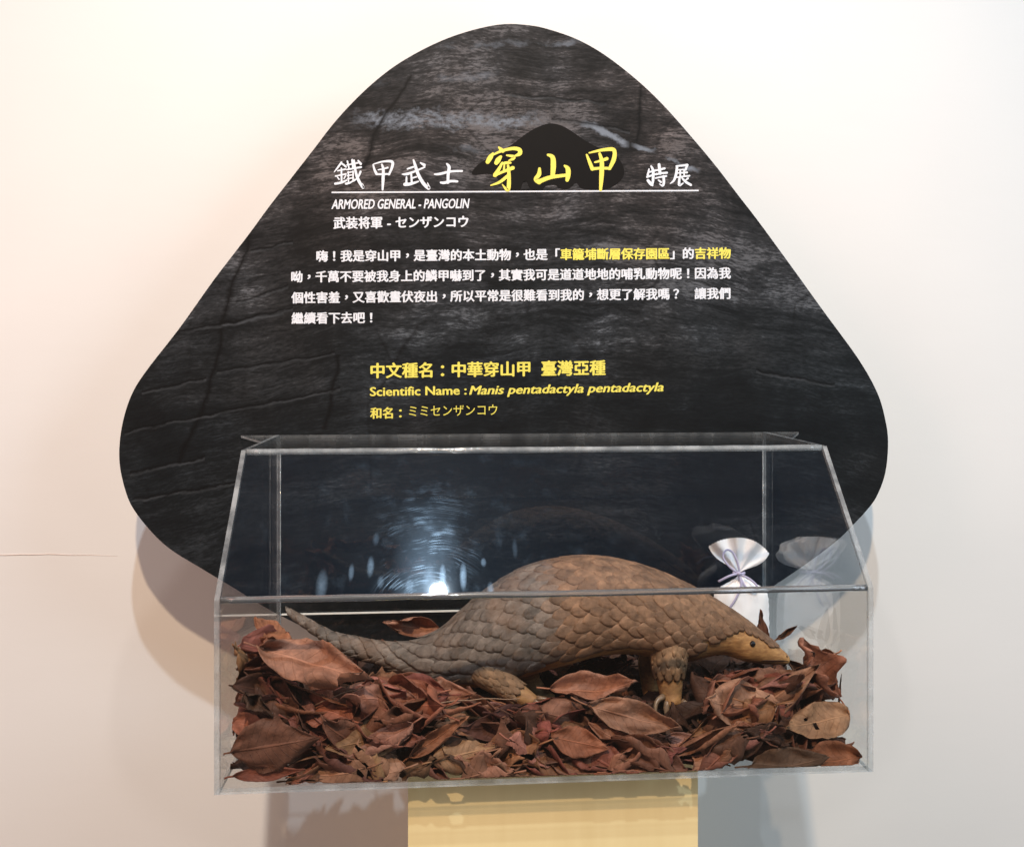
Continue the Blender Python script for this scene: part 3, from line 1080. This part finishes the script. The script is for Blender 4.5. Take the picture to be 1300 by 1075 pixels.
limb_plates([P(850, 812, fy + 0.012), P(849, 838, fy), P(850, 862, fy - 0.005), P(852, 884, fy - 0.01)], [0.032, 0.0285, 0.0235, 0.0185], (0.0165, 0.012), 0.44)
limb_plates([P(606, 836, hy + 0.022), P(618, 852, hy + 0.002), P(640, 868, hy - 0.010), P(664, 884, hy - 0.022)], [0.029, 0.0245, 0.0195, 0.016], (0.015, 0.011), 0.8)
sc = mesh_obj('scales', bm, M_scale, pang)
solid(sc, 0.0009)

hp, hn = hit(955.5, 817)
if hp is None:
    hp, hn = P(955.5, 817, YP - 0.03), Vector((0, -1, 0))
bm = bmesh.new()
bmesh.ops.create_uvsphere(bm, u_segments=20, v_segments=14, radius=0.0052, matrix=Matrix.Translation(hp - hn * 0.0008))
mesh_obj('eye', bm, M_eye, pang, True)
mp = []
for i in range(7):
    h_, hn_ = hit(1000 - i * 5.5, 838.5 - 0.1 * i)
    if h_ is not None:
        mp.append(h_ + hn_ * 0.0002)
if len(mp) > 2:
    bm = bmesh.new()
    tube(bm, mp, [0.0004] + [0.0009] * (len(mp) - 2) + [0.0003], 6)
    mesh_obj('mouth', bm, M_dark, pang)
h_, hn_ = hit(999, 833)
if h_ is not None:
    bm = bmesh.new()
    bmesh.ops.create_uvsphere(bm, u_segments=10, v_segments=8, radius=0.0016, matrix=Matrix.Translation(h_))
    mesh_obj('nostril', bm, M_dark, pang, True)
for (pts_, r0) in (([(848, 890), (846, 902), (852, 918), (859, 934)], 0.0065), ([(858, 892), (864, 902), (872, 913), (878, 926)], 0.0062), ([(842, 884), (834, 890), (832, 902), (836, 913)], 0.0055),
                   ([(866, 890), (876, 896), (884, 906), (886, 916)], 0.005)):
    bm = bmesh.new()
    q = crom(pts_, 9)
    tube(bm, [P(x[0], x[1], fy - 0.020 - 0.003 * i) for i, x in enumerate(q)], [r0 * (1 - 0.085 * i) for i in range(9)], 8)
    mesh_obj('claw', bm, M_claw, pang, True)
for (pts_, r0) in (([(678, 890), (692, 895), (704, 904)], 0.0055), ([(672, 896), (680, 904), (690, 911)], 0.0055), ([(682, 886), (696, 888), (708, 894)], 0.005)):
    bm = bmesh.new()
    q = crom(pts_, 7)
    tube(bm, [P(x[0], x[1], hy - 0.034 - 0.002 * i) for i, x in enumerate(q)], [r0 * (1 - 0.11 * i) for i in range(7)], 8)
    mesh_obj('claw', bm, M_claw, pang, True)

# ------------------------------------------------------------------ the leaf heap inside the case
ZI = ZB + TP + 0.001                 # floor inside
XI0, XI1 = XL + TS + 0.003, XR - TS - 0.003
YI0, YI1 = Y0 + TP + 0.003, Y2 - 0.008


def heap(x, y):
    """height of the heap over the case's floor"""
    t = (x - XI0) / (XI1 - XI0)
    d = (y - YI0) / (YI1 - YI0)
    base = 0.045 + 0.110 * min(1, d / 0.24)
    side = 0.92 + 0.30 * math.exp(-((t - 0.12) / 0.14) ** 2) + 0.28 * math.exp(-((t - 0.9) / 0.10) ** 2) - 0.35 * math.exp(-((t - 0.55) / 0.20) ** 2)
    under = 1 - 0.45 * math.exp(-((y - YP) / 0.09) ** 2) * (1 if 0.27 < t < 0.86 else 0.35)
    back = 1 - 0.45 * min(1, max(0, (y - YP - 0.06) / 0.06)) * (1 if t < 0.6 else 0.3)
    ends = back * min(1, 0.40 + (1 - t) / 0.09) * min(1, 0.55 + t / 0.07)
    n_ = 0.85 + 0.35 * noise.noise((x * 9, y * 9, 2.2))
    return base * side * under * n_ * ends


TONES = {'red brown': [(0.210, 0.088, 0.056), (0.240, 0.104, 0.068), (0.160, 0.066, 0.044), (0.30, 0.148, 0.103)],
         'dark brown': [(0.085, 0.041, 0.027), (0.062, 0.030, 0.021), (0.110, 0.053, 0.035)],
         'tan': [(0.29, 0.155, 0.092), (0.31, 0.170, 0.105), (0.25, 0.132, 0.080)]}


def inside(p):
    """keeps a leaf's point within the panes: the leaf bends flat against them"""
    x = min(max(p.x, XI0), XI1)
    y = min(max(p.y, YI0), YI1)
    z = max(p.z, ZI)
    if z > ZF - 0.01:
        lim = Y0 + (z - ZF) / (ZT - ZF) * (Y1 - Y0) + TP + 0.006
        y = max(y, lim)
    return Vector((x, y, min(z, ZT - 0.02)))


def leaf(bm, pos, axis, nrm, L, W, tone, curl, fold, wave, twist, seed, stem=True, clamp=True, hole=None, nt=14, ns=8):
    """one dry leaf: midrib along AXIS, bent by CURL, folded along the midrib, rims crimped"""
    axis = Vector(axis).normalized()
    nrm = Vector(nrm)
    nrm = (nrm - axis * nrm.dot(axis)).normalized()
    lat = axis.cross(nrm)
    tl = bm.verts.layers.float_color.get('tone') or bm.verts.layers.float_color.new('tone')
    ul = bm.loops.layers.uv.get('UVMap') or bm.loops.layers.uv.new('UVMap')
    rows = []
    p = Vector(pos) - axis * L * 0.5
    d = axis.copy()
    nn = nrm.copy()
    uvs = {}
    sd = seed * 7.31
    for i in range(nt + 1):
        t = i / nt
        wd = W * (math.sin(math.pi * t ** 0.85) ** 0.8) * (1 - 0.45 * t ** 3) if 0 < t < 1 else 0.0
        wd = max(wd, 0.0006)
        tw = twist * (t - 0.5)
        la = (lat * math.cos(tw) + nn * math.sin(tw))
        na = (nn * math.cos(tw) - lat * math.sin(tw))
        r = []
        for j in range(ns + 1):
            s = -1 + 2 * j / ns
            a = fold * abs(s) + 0.55 * fold * s * s
            ox = la * (s * wd * math.cos(a))
            oz = na * (abs(s) * wd * math.sin(a))
            cr = wave * W * (noise.noise((t * 4.2 + sd, s * 1.6, sd)) * (0.35 + abs(s)) + 0.5 * noise.noise((t * 10 + sd, s * 3, sd + 5)) * s * s)
            jag = 1 + 0.10 * abs(s) ** 6 * noise.noise((t * 22 + sd, s, 9.0))
            q = p + ox * jag + oz + na * cr
            if clamp:
                q = inside(q)
            v = bm.verts.new(q)
            v[tl] = (*tone, 1)
            uvs[v] = (t, s)
            r.append(v)
        rows.append(r)
        rot = Matrix.Rotation(curl / nt * (0.4 + 1.2 * t), 3, lat)
        d = rot @ d
        nn = rot @ nn
        p = p + d * (L / nt)
    fs = []
    for i in range(nt):
        for j in range(ns):
            if hole and (i, j) in hole:
                continue
            f = bm.faces.new((rows[i][j], rows[i + 1][j], rows[i + 1][j + 1], rows[i][j + 1]))
            f.smooth = True
            fs.append(f)
    if stem:
        st = Vector(pos) - axis * L * 0.5
        k = len(bm.verts)
        dl = Vector((noise.noise((sd, 1, 1)), noise.noise((sd, 2, 1)), noise.noise((sd, 3, 1)))) * 0.5
        pts = [st + axis * L * 0.03, st - axis * L * 0.07 + dl * L * 0.04, st - axis * L * 0.16 + dl * L * 0.14]
        if clamp:
            pts = [inside(q) for q in pts]
        if (pts[1] - pts[0]).length > 1e-4 and (pts[2] - pts[1]).length > 1e-4:
            tube(bm, pts, [0.0013, 0.0010, 0.0012], 5)
        bm.verts.ensure_lookup_table()
        for v in bm.verts[k:]:
            v[tl] = (tone[0] * 0.8, tone[1] * 0.75, tone[2] * 0.7, 1)
            uvs[v] = (0.5, 0.0)
    for f in bm.faces:
        for lp in f.loops:
            if lp.vert in uvs:
                lp[ul].uv = uvs[lp.vert]


R = random.Random(5)
PLACES = ['pressed against the front pane', 'heaped before the animal', 'heaped at the end by the tail', 'heaped at the end below the snout', 'lying behind the animal']


FEATURES = []
KEEP_CLEAR = [(375, 450, 838, 868), (320, 375, 935, 965), (1010, 1062, 900, 935), (985, 1020, 966, 980), (725, 785, 874, 886), (898, 1012, 770, 846), (828, 890, 836, 922), (612, 690, 850, 884), (895, 985, 690, 800), (560, 900, 690, 826), (362, 560, 700, 797), (380, 500, 800, 826), (500, 560, 800, 850)]


def px(p):
    q = np.array([p[0], p[1], p[2] - ZC])
    d = q @ FW
    return CX + F * (q @ RT) / d, CY - F * q[2] / d


def covers(bm):
    """does this leaf hide what stands free in the photograph?"""
    for v in bm.verts:
        u, w_ = px(v.co)
        for (a, b, c_, d) in KEEP_CLEAR:
            if a < u < b and c_ < w_ < d:
                return True
    return False


def add_leaf(pos, axis, nrm, L, W, tone, curl, fold, wave, twist, seed, label, group, hole=None, check=False):
    bm = bmesh.new()
    bm.faces.layers.int.new('keep')
    leaf(bm, pos, axis, nrm, L, W, tone, curl, fold, wave, twist, seed, True, True, hole, 18, 10)
    if not check:
        FEATURES.append(BVHTree.FromBMesh(bm))
    if check and (covers(bm) or clashes(bm)):
        bm.free()
        return None
    o = mesh_obj('dry_leaf', bm, M_leaf)
    rebase(o, pos)
    solid(o)
    tag(o, label, 'leaf', group)
    return o


def px_leaf(u0, v0, u1, v1, y, dy, W, tone, nrm, label, curl=0.4, fold=0.3, wave=0.3, twist=0.3, seed=1, hole=None):
    """a leaf the photograph singles out: its stalk end and tip read from it"""
    a, b = at(u0, v0, y), at(u1, v1, y + dy)
    add_leaf((a + b) * 0.5, b - a, nrm, (b - a).length, W, tone, curl * 1.5, fold * 1.2, wave * 1.55 + 0.1, twist, seed, label, None, hole)


RB, TN, DK, PK = (0.26, 0.115, 0.07), (0.33, 0.2, 0.115), (0.07, 0.038, 0.025), (0.31, 0.155, 0.105)
px_leaf(330, 822, 480, 872, 1.38, -0.02, 0.040, PK, (0.1, -1, 0.6), 'broad pinkish brown wrinkled leaf on top beside the tail tip', 0.5, 0.25, 0.6, 0.2, 301)
px_leaf(560, 800, 482, 792, 1.60, 0.02, 0.030, PK, (0.1, -1, 0.35), 'orange brown curled leaf standing behind the scaly tail', 0.9, 0.5, 0.5, 0.4, 302)
px_leaf(292, 955, 405, 935, 1.315, 0.0, 0.042, (0.12, 0.055, 0.036), (0.0, -1, 0.15), 'large dark brown broad leaf flat on the pane in the lower left corner', 0.2, 0.15, 0.35, 0.0, 303)
px_leaf(296, 985, 390, 978, 1.318, 0.0, 0.012, (0.15, 0.05, 0.032), (0.0, -1, 0.5), 'narrow red brown leaf flat on the floor in the lower left corner', 0.2, 0.2, 0.3, 0.0, 304)
px_leaf(1085, 905, 985, 930, 1.36, -0.01, 0.030, (0.27, 0.155, 0.088), (0.0, -1, 0.7), 'tan leaf with two small dark holes near the snout end', 0.4, 0.12, 0.3, 0.1, 305, {(9, 3), (9, 4), (11, 6)})
px_leaf(948, 985, 1050, 960, 1.316, 0.0, 0.034, (0.085, 0.05, 0.032), (0.0, -1, 0.3), 'broad dull brown leaf flat against the pane in the lower right corner', 0.2, 0.1, 0.2, 0.0, 306)
px_leaf(970, 826, 962, 772, 1.60, 0.0, 0.017, (0.13, 0.052, 0.03), (0.3, -1, 0.1), 'dark red leaf standing upright behind the snout in front of the white pouch', 0.2, 0.5, 0.4, 0.3, 307)
px_leaf(985, 812, 1013, 792, 1.585, 0.0, 0.010, (0.16, 0.08, 0.05), (-0.3, -1, 0.2), 'small torn brown leaf tip beside the upright dark leaf', 0.5, 0.5, 0.6, 0.3, 308)
px_leaf(1000, 838, 1046, 902, 1.50, -0.02, 0.016, DK, (0.5, -1, 0.3), 'narrow dark leaf hanging down just past the snout', 0.5, 0.4, 0.5, 0.3, 309)
px_leaf(700, 935, 772, 950, 1.325, 0.0, 0.024, (0.23, 0.09, 0.05), (0.0, -1, 0.4), 'smooth rust red leaf flat on the pane below the belly', 0.3, 0.1, 0.2, 0.0, 310)
px_leaf(698, 874, 812, 884, 1.40, 0.0, 0.026, PK, (0.0, -0.8, 0.8), 'wide pinkish leaf on the heap just under the belly', 0.6, 0.3, 0.5, 0.2, 311)
px_leaf(745, 895, 860, 930, 1.36, 0.0, 0.030, (0.25, 0.135, 0.09), (0.0, -1, 0.6), 'crinkled light brown leaf before the front claws', 0.4, 0.3, 0.6, 0.2, 312)
px_leaf(850, 960, 945, 915, 1.335, 0.0, 0.022, (0.22, 0.10, 0.058), (0.0, -1, 0.5), 'rolled reddish leaf slanting below the front foot', 0.5, 0.7, 0.4, 0.2, 313)
px_leaf(520, 960, 600, 905, 1.33, 0.0, 0.020, (0.25, 0.115, 0.066), (0.0, -1, 0.4), 'slanting bright brown leaf in the front middle of the heap', 0.4, 0.5, 0.4, 0.2, 314)
px_leaf(520, 915, 615, 900, 1.36, 0.0, 0.012, (0.28, 0.12, 0.075), (0.0, -0.7, 0.8), 'long folded salmon brown leaf below the hind foot', 0.3, 0.8, 0.3, 0.1, 315)
px_leaf(310, 880, 345, 905, 1.34, 0.0, 0.020, DK, (0.2, -1, 0.2), 'black brown ragged leaf by the corner edge under the tail tip', 0.7, 0.5, 0.8, 0.4, 316)
px_leaf(1066, 905, 1085, 850, 1.40, 0.0, 0.006, (0.12, 0.06, 0.04), (0.0, -1, 0.0), 'thin pointed leaf sticking up at the end corner of the case', 0.3, 0.9, 0.3, 0.3, 317)

SOLIDS = [BVH] + FEATURES


def clashes(bm):
    t = BVHTree.FromBMesh(bm)
    return any(t.overlap(b) for b in SOLIDS)


# the uncountable crumbled layer at the bottom of the heap
bm = bmesh.new()
kL = bm.faces.layers.int.new('keep')
cnt = 0
for i in range(1000):
    x, y = R.uniform(XI0 + 0.03, XI1 - 0.03), R.uniform(YI0 + 0.05, YI1 - 0.02)
    h = heap(x, y)
    z = ZI + R.uniform(0.0, 0.60) * h
    flat_ = i % 2 == 0
    if flat_:
        x, y = R.uniform(XI0 + 0.03, XI1 - 0.03), R.uniform(YI0 + 0.05, YI1 - 0.02)
        z = ZI + R.uniform(0.002, 0.03)
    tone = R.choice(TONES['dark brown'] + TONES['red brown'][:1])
    b2 = bmesh.new()
    leaf(b2, (x, y, z), (R.uniform(-1, 1), R.uniform(-0.6, 0.6), R.uniform(-0.35, 0.35) * (0.2 if flat_ else 1)), (R.uniform(-0.5, 0.5) * (0.3 if flat_ else 1), R.uniform(-1.1, 0.1) * (0.2 if flat_ else 1), 1),
         R.uniform(0.07, 0.13), R.uniform(0.02, 0.034), [c * 0.62 for c in tone], R.uniform(-1.6, 1.6), R.uniform(-0.7, 0.7), 0.5, R.uniform(-0.8, 0.8), i + 900, False, True, None, 7, 4)  # tone cut to paint deep shade into the gaps between leaves
    if clashes(b2):
        b2.free()
        continue
    me = bpy.data.meshes.new('t')
    b2.to_mesh(me)
    b2.free()
    bm.from_mesh(me)
    bpy.data.meshes.remove(me)
lit = mesh_obj('leaf_litter', bm, M_leaf)
rebase(lit, (0.5 * (XI0 + XI1), 0.5 * (YI0 + YI1), ZI))
tag(lit, 'crumbled leaf litter darkened like shaded gaps at the bottom of the clear case', 'leaf litter', None, 'stuff')
solid(lit)

count = 0
tries = 0
grid = {}
while count < 250 and tries < 7000:
    tries += 1
    x = R.uniform(XI0 + 0.02, XI1 - 0.02)
    d = R.random() ** 1.5
    y = YI0 + 0.006 + d * (YI1 - YI0 - 0.03)
    hh = heap(x, y)
    key = (int(x / 0.045), int(y / 0.05))
    if grid.get(key, 0) >= (4 if y < YI0 + 0.11 else 3):
        continue
    grid[key] = grid.get(key, 0) + 1
    front = y < YI0 + 0.055
    if front:
        z = ZI + R.uniform(0.006, 1.05) * (hh + 0.016)
    else:
        z = ZI + hh * R.uniform(0.78, 1.08)
    kind = R.choices(['red brown', 'dark brown', 'tan'], [0.74, 0.23, 0.03])[0]
    tone = [c * R.uniform(0.85, 1.15) for c in R.choice(TONES[kind])]
    ny = R.uniform(-1.9, -0.7) if y < YI0 + 0.16 else R.uniform(-0.6, 0.2)
    L = R.uniform(0.11, 0.165) if not front else R.uniform(0.10, 0.16)
    if tries > 3500:
        L *= 0.7
    # under the animal's belly leaves lie low and flat
    low = abs(y - YP) < 0.10 and -0.16 < x < 0.42
    az = R.uniform(-0.25, 0.25) if low else R.uniform(-0.55, 0.55)
    t = (x - XI0) / (XI1 - XI0)
    place = 0 if front else 2 if t < 0.22 else 3 if t > 0.80 else 4 if y > YP + 0.08 else 1
    lab = f'{kind} curled dry leaf {PLACES[place]}'
    done = add_leaf((x, y, z), (R.choice((-1, 1)) * R.uniform(0.45, 1), R.uniform(-0.6, 0.6), az), (R.uniform(-0.6, 0.6), ny, 1), L, L * R.uniform(0.21, 0.31), tone,
             R.uniform(-1.3, 1.3) * (0.5 if low else 1), R.uniform(-0.5, 0.85), R.uniform(0.4, 0.85), R.uniform(-1.1, 1.1), count, lab, f'{kind} leaves {PLACES[place]}', None, True)
    if done is None:
        grid[key] -= 1
        continue
    count += 1


# twigs on the heap
for k, (u0, v0, u1, v1, y, lab) in enumerate(((400, 895, 492, 867, 1.36, 'long thin pale stalk lying over leaves below the tail'), (515, 900, 660, 887, 1.35, 'long thin stalk lying across leaves under the hind foot'),
                                              (905, 775, 1030, 868, 1.53, 'fine dark twig slanting down behind the head'))):
    bm = bmesh.new()
    a, b = at(u0, v0, y), at(u1, v1, y)
    pts = [inside(a.lerp(b, i / 9) + Vector((0, 0, 0.006 * math.sin(i / 9 * math.pi) + 0.001 * math.sin(i * 2.2)))) for i in range(10)]
    tube(bm, pts, [0.0011 - 0.0005 * i / 9 for i in range(10)], 6)
    o = mesh_obj('twig', bm, plain('twig bark', ((0.2, 0.12, 0.08), (0.24, 0.15, 0.1), (0.045, 0.03, 0.024))[k], 0.7))
    rebase(o, a)
    tag(o, lab, 'twig')

# ------------------------------------------------------------------ the little white pouch
YS = 1.700
pou = thing('scent_pouch', P(938, 845, YS), 'small white lace pouch tied with a lavender ribbon behind the snout', 'pouch')
nk = (938, 727)
bm = bmesh.new()
bm.faces.layers.int.new('keep')
for side_ in (-1, 1):
    # the flared mouth above the tie
    rows = []
    for i in range(9):
        r = i / 8
        rr = []
        for j in range(49):
            th = math.radians(-50 + j * 109 / 48) * (1 + 0.16 * math.sin(min(1, r * 1.0) * math.pi))
            rad = 2.5 + r * (41.5 + (12.0 if th < 0 else 2.0) * abs(math.sin(th)) ** 2) + (1.3 * (j % 2) if i == 8 else 0)
            u = nk[0] + math.sin(th) * rad * 0.98
            v = nk[1] - math.cos(th) * rad * 1.0
            dep = side_ * (0.004 + 0.010 * r * math.cos(th)) + 0.006 * r * math.sin(th * 11 + side_) - 0.004 * r
            rr.append(bm.verts.new(at(u, v, YS + dep)))
        rows.append(rr)
    for r0, r1 in zip(rows, rows[1:]):
        for j in range(48):
            bm.faces.new((r0[j], r0[j + 1], r1[j + 1], r1[j])).smooth = True
    # the filled body below it
    prof = [(727, 4), (734, 13), (742, 25), (752, 33), (765, 35), (785, 35.5), (805, 35.5), (825, 35.5), (843, 36)]
    pf = crom(prof, 30)
    rows = []
    for i, (v, hw) in enumerate(pf):
        rr = []
        for j in range(33):
            c_ = -1 + j / 16
            zig = (0.9 if (i % 2 and abs(c_) > 0.99) else 0)
            u = nk[0] + 2.5 + c_ * (hw + zig)
            bul = max(0.0, 1 - c_ * c_) ** 0.6 * 0.022 * min(1, hw / 30)
            pleat = 0.004 * math.sin(c_ * 14 + side_) * math.exp(-(v - 727) / 16)
            rr.append(bm.verts.new(at(u, v + 5 * (c_ * c_) * math.exp(-(v - 727) / 20), YS + side_ * (bul + 0.0006) + pleat + 0.0016 * noise.noise((u * 0.09, v * 0.09, side_)))))
        rows.append(rr)
    for r0, r1 in zip(rows, rows[1:]):
        for j in range(32):
            bm.faces.new((r0[j], r0[j + 1], r1[j + 1], r1[j])).smooth = True
mesh_obj('bag', bm, M_lace, pou)


def ribbon(pts_, name, rad=0.0021):
    bm = bmesh.new()
    q = crom(pts_, 26)
    tube(bm, [at(x[0], x[1], YS - 0.020 - 0.005 * math.sin(i / 25 * math.pi)) for i, x in enumerate(q)], rad, 8, 0.35)
    mesh_obj(name, bm, M_ribbon, pou)


ribbon([(938, 728), (926, 719), (918, 707), (922, 698), (930, 701), (936, 713), (939, 727)], 'ribbon_loop')
ribbon([(940, 729), (952, 735), (961, 744), (957, 751), (948, 746), (942, 737), (938, 729)], 'ribbon_loop')
ribbon([(937, 728), (926, 731), (912, 738)], 'ribbon_tail', 0.0024)
ribbon([(938, 729), (941, 742), (934, 760), (926, 772)], 'ribbon_tail', 0.0022)
bm = bmesh.new()
tube(bm, [at(nk[0] + 7 * math.cos(t), nk[1] + 1.5 * math.sin(t), YS - 0.010 * math.sin(t)) for t in [i / 20 * math.tau for i in range(21)]], 0.003, 8, 0.8, 0, False)
tube(bm, [at(934, 728, YS - 0.018), at(938, 727.5, YS - 0.023), at(942, 729, YS - 0.018)], [0.002, 0.0045, 0.002], 8)
mesh_obj('ribbon_knot', bm, M_ribbon, pou)

# ------------------------------------------------------------------ the acrylic case
case = thing('display_case', (0.5 * (XL + XR), 0.5 * (Y0 + Y2), ZB), 'clear acrylic display case with a sloping front full of dry leaves', 'display case')
CB = Vector(case['_base'])
M_clear = acrylic('clear acrylic')
hl = Vector((-0.035, Y0, ZF - 0.055)) - CB
rr_ = []
for (u, v, du, dv, st) in ((410, 740, 8, 18, 0.10), (446, 726, 4, 10, 0.09), (470, 720, 5, 12, 0.09), (484, 736, 5, 7, 0.06), (562, 732, 5, 16, 0.16), (588, 730, 5, 16, 0.14), (622, 744, 5, 9, 0.08), (614, 715, 4, 5, 0.10),
                       (545, 735, 9, 20, 0.07), (475, 690, 5, 8, 0.04), (520, 740, 6, 8, 0.06), (655, 700, 4, 12, 0.03)):
    p = at(u, v, Y0 + 0.03) - CB
    rr_.append((p.x, p.y, p.z, du * 1.33 / F, dv * 1.33 / F, st))
M_slope = acrylic('scuffed glare acrylic', 0.009, ((hl.x, hl.y, hl.z), 0.26, rr_))
mats = [M_clear, M_aedge]
G = 0.0004
for x in (XL, XR - TS):
    bm = bmesh.new()
    prism(bm, [(x, Y0, ZB), (x, Y2, ZB), (x, Y2, ZT), (x, Y1, ZT), (x, Y0, ZF)], (TS, 0, 0))
    mesh_obj('side_pane', bm, mats, case)
xa, xb = XL + TS + G, XR - TS - G
bm = bmesh.new()
prism(bm, [(xa, Y0, ZB), (xb, Y0, ZB), (xb, Y0, ZF - 0.003), (xa, Y0, ZF - 0.003)], (0, TP, 0))
mesh_obj('front_pane', bm, mats, case)
sl = Vector((0, Y1 - Y0, ZT - ZF)).normalized()
nin = Vector((0, sl.z, -sl.y))
s0, s1 = Vector((0, Y0, ZF)) + sl * 0.004, Vector((0, Y1, ZT)) - sl * 0.004
bm = bmesh.new()
prism(bm, [(xa, s0.y, s0.z), (xb, s0.y, s0.z), (xb, s1.y, s1.z), (xa, s1.y, s1.z)], nin * TP)
mesh_obj('sloping_pane', bm, [M_slope, M_aedge], case)
bm = bmesh.new()
prism(bm, [(xa, Y1 + 0.003, ZT - TP), (xb, Y1 + 0.003, ZT - TP), (xb, Y2 - G, ZT - TP), (xa, Y2 - G, ZT - TP)], (0, 0, TP))
mesh_obj('top_pane', bm, mats, case)
bm = bmesh.new()
prism(bm, [(xa, Y0 + TP + G, ZB), (xb, Y0 + TP + G, ZB), (xb, Y2 - G, ZB), (xa, Y2 - G, ZB)], (0, 0, TP))
mesh_obj('base_pane', bm, mats, case)
bm = bmesh.new()
prism(bm, [(xa, Y2 - 0.005, ZB + TP + G), (xb, Y2 - 0.005, ZB + TP + G), (xb, Y2 - 0.005, ZT - TP - G), (xa, Y2 - 0.005, ZT - TP - G)], (0, 0.0045, 0))
mesh_obj('back_pane', bm, mats, case)
# beads where panes are glued
for (y, z, r, mb_) in ((Y0 + 0.0045, ZF - 0.001, 0.0050, M_bead), (Y1 + 0.002, ZT - 0.003, 0.0052, M_aedge)):
    bm = bmesh.new()
    tube(bm, [(xa + 0.001 + (xb - xa - 0.002) * i / 40, y + 0.0004 * noise.noise((i * 0.5, 1, 1)), z + 0.0006 * noise.noise((i * 0.4, 5, 1))) for i in range(41)], [r * (1 + 0.12 * noise.noise((i * 0.6, z, 3))) for i in range(41)], 14)
    mesh_obj('glue_bead', bm, mb_, case, True)
for x in (xa + 0.002, xb - 0.002):
    bm = bmesh.new()
    tube(bm, [(x, Y2 - 0.0085, ZB + 0.012), (x, Y2 - 0.0085, ZT - 0.012)], 0.0014, 10)
    mesh_obj('glue_bead', bm, M_aedge, case, True)
# flat clear plates at the back top corners
for (x, sgn) in ((XL - 0.0006, -1), (XR + 0.0006, 1)):
    bm = bmesh.new()
    prism(bm, [(x, Y2 - 0.001, ZT - 0.004), (x + sgn * 0.068, Y2 - 0.001, ZT - 0.004), (x + sgn * 0.062, Y2 - 0.016, ZT - 0.004), (x, Y2 - 0.135, ZT - 0.004)], (0, 0, 0.004))
    mesh_obj('corner_wing', bm, mats, case)
# the pale rail across the back
M_rail = plain('pale rail', (0.75, 0.74, 0.70), 0.35, 0.5)
bm = bmesh.new()
zr = at(420, 777, Y2).z
box(bm, (xa + 0.004, Y2 - 0.0085, zr - 0.0016), (xb - 0.33, Y2 - 0.0055, zr + 0.0012))
mesh_obj('back_rail', bm, M_rail, case)

for o in C.objects:
    if '_base' in o:
        del o['_base']
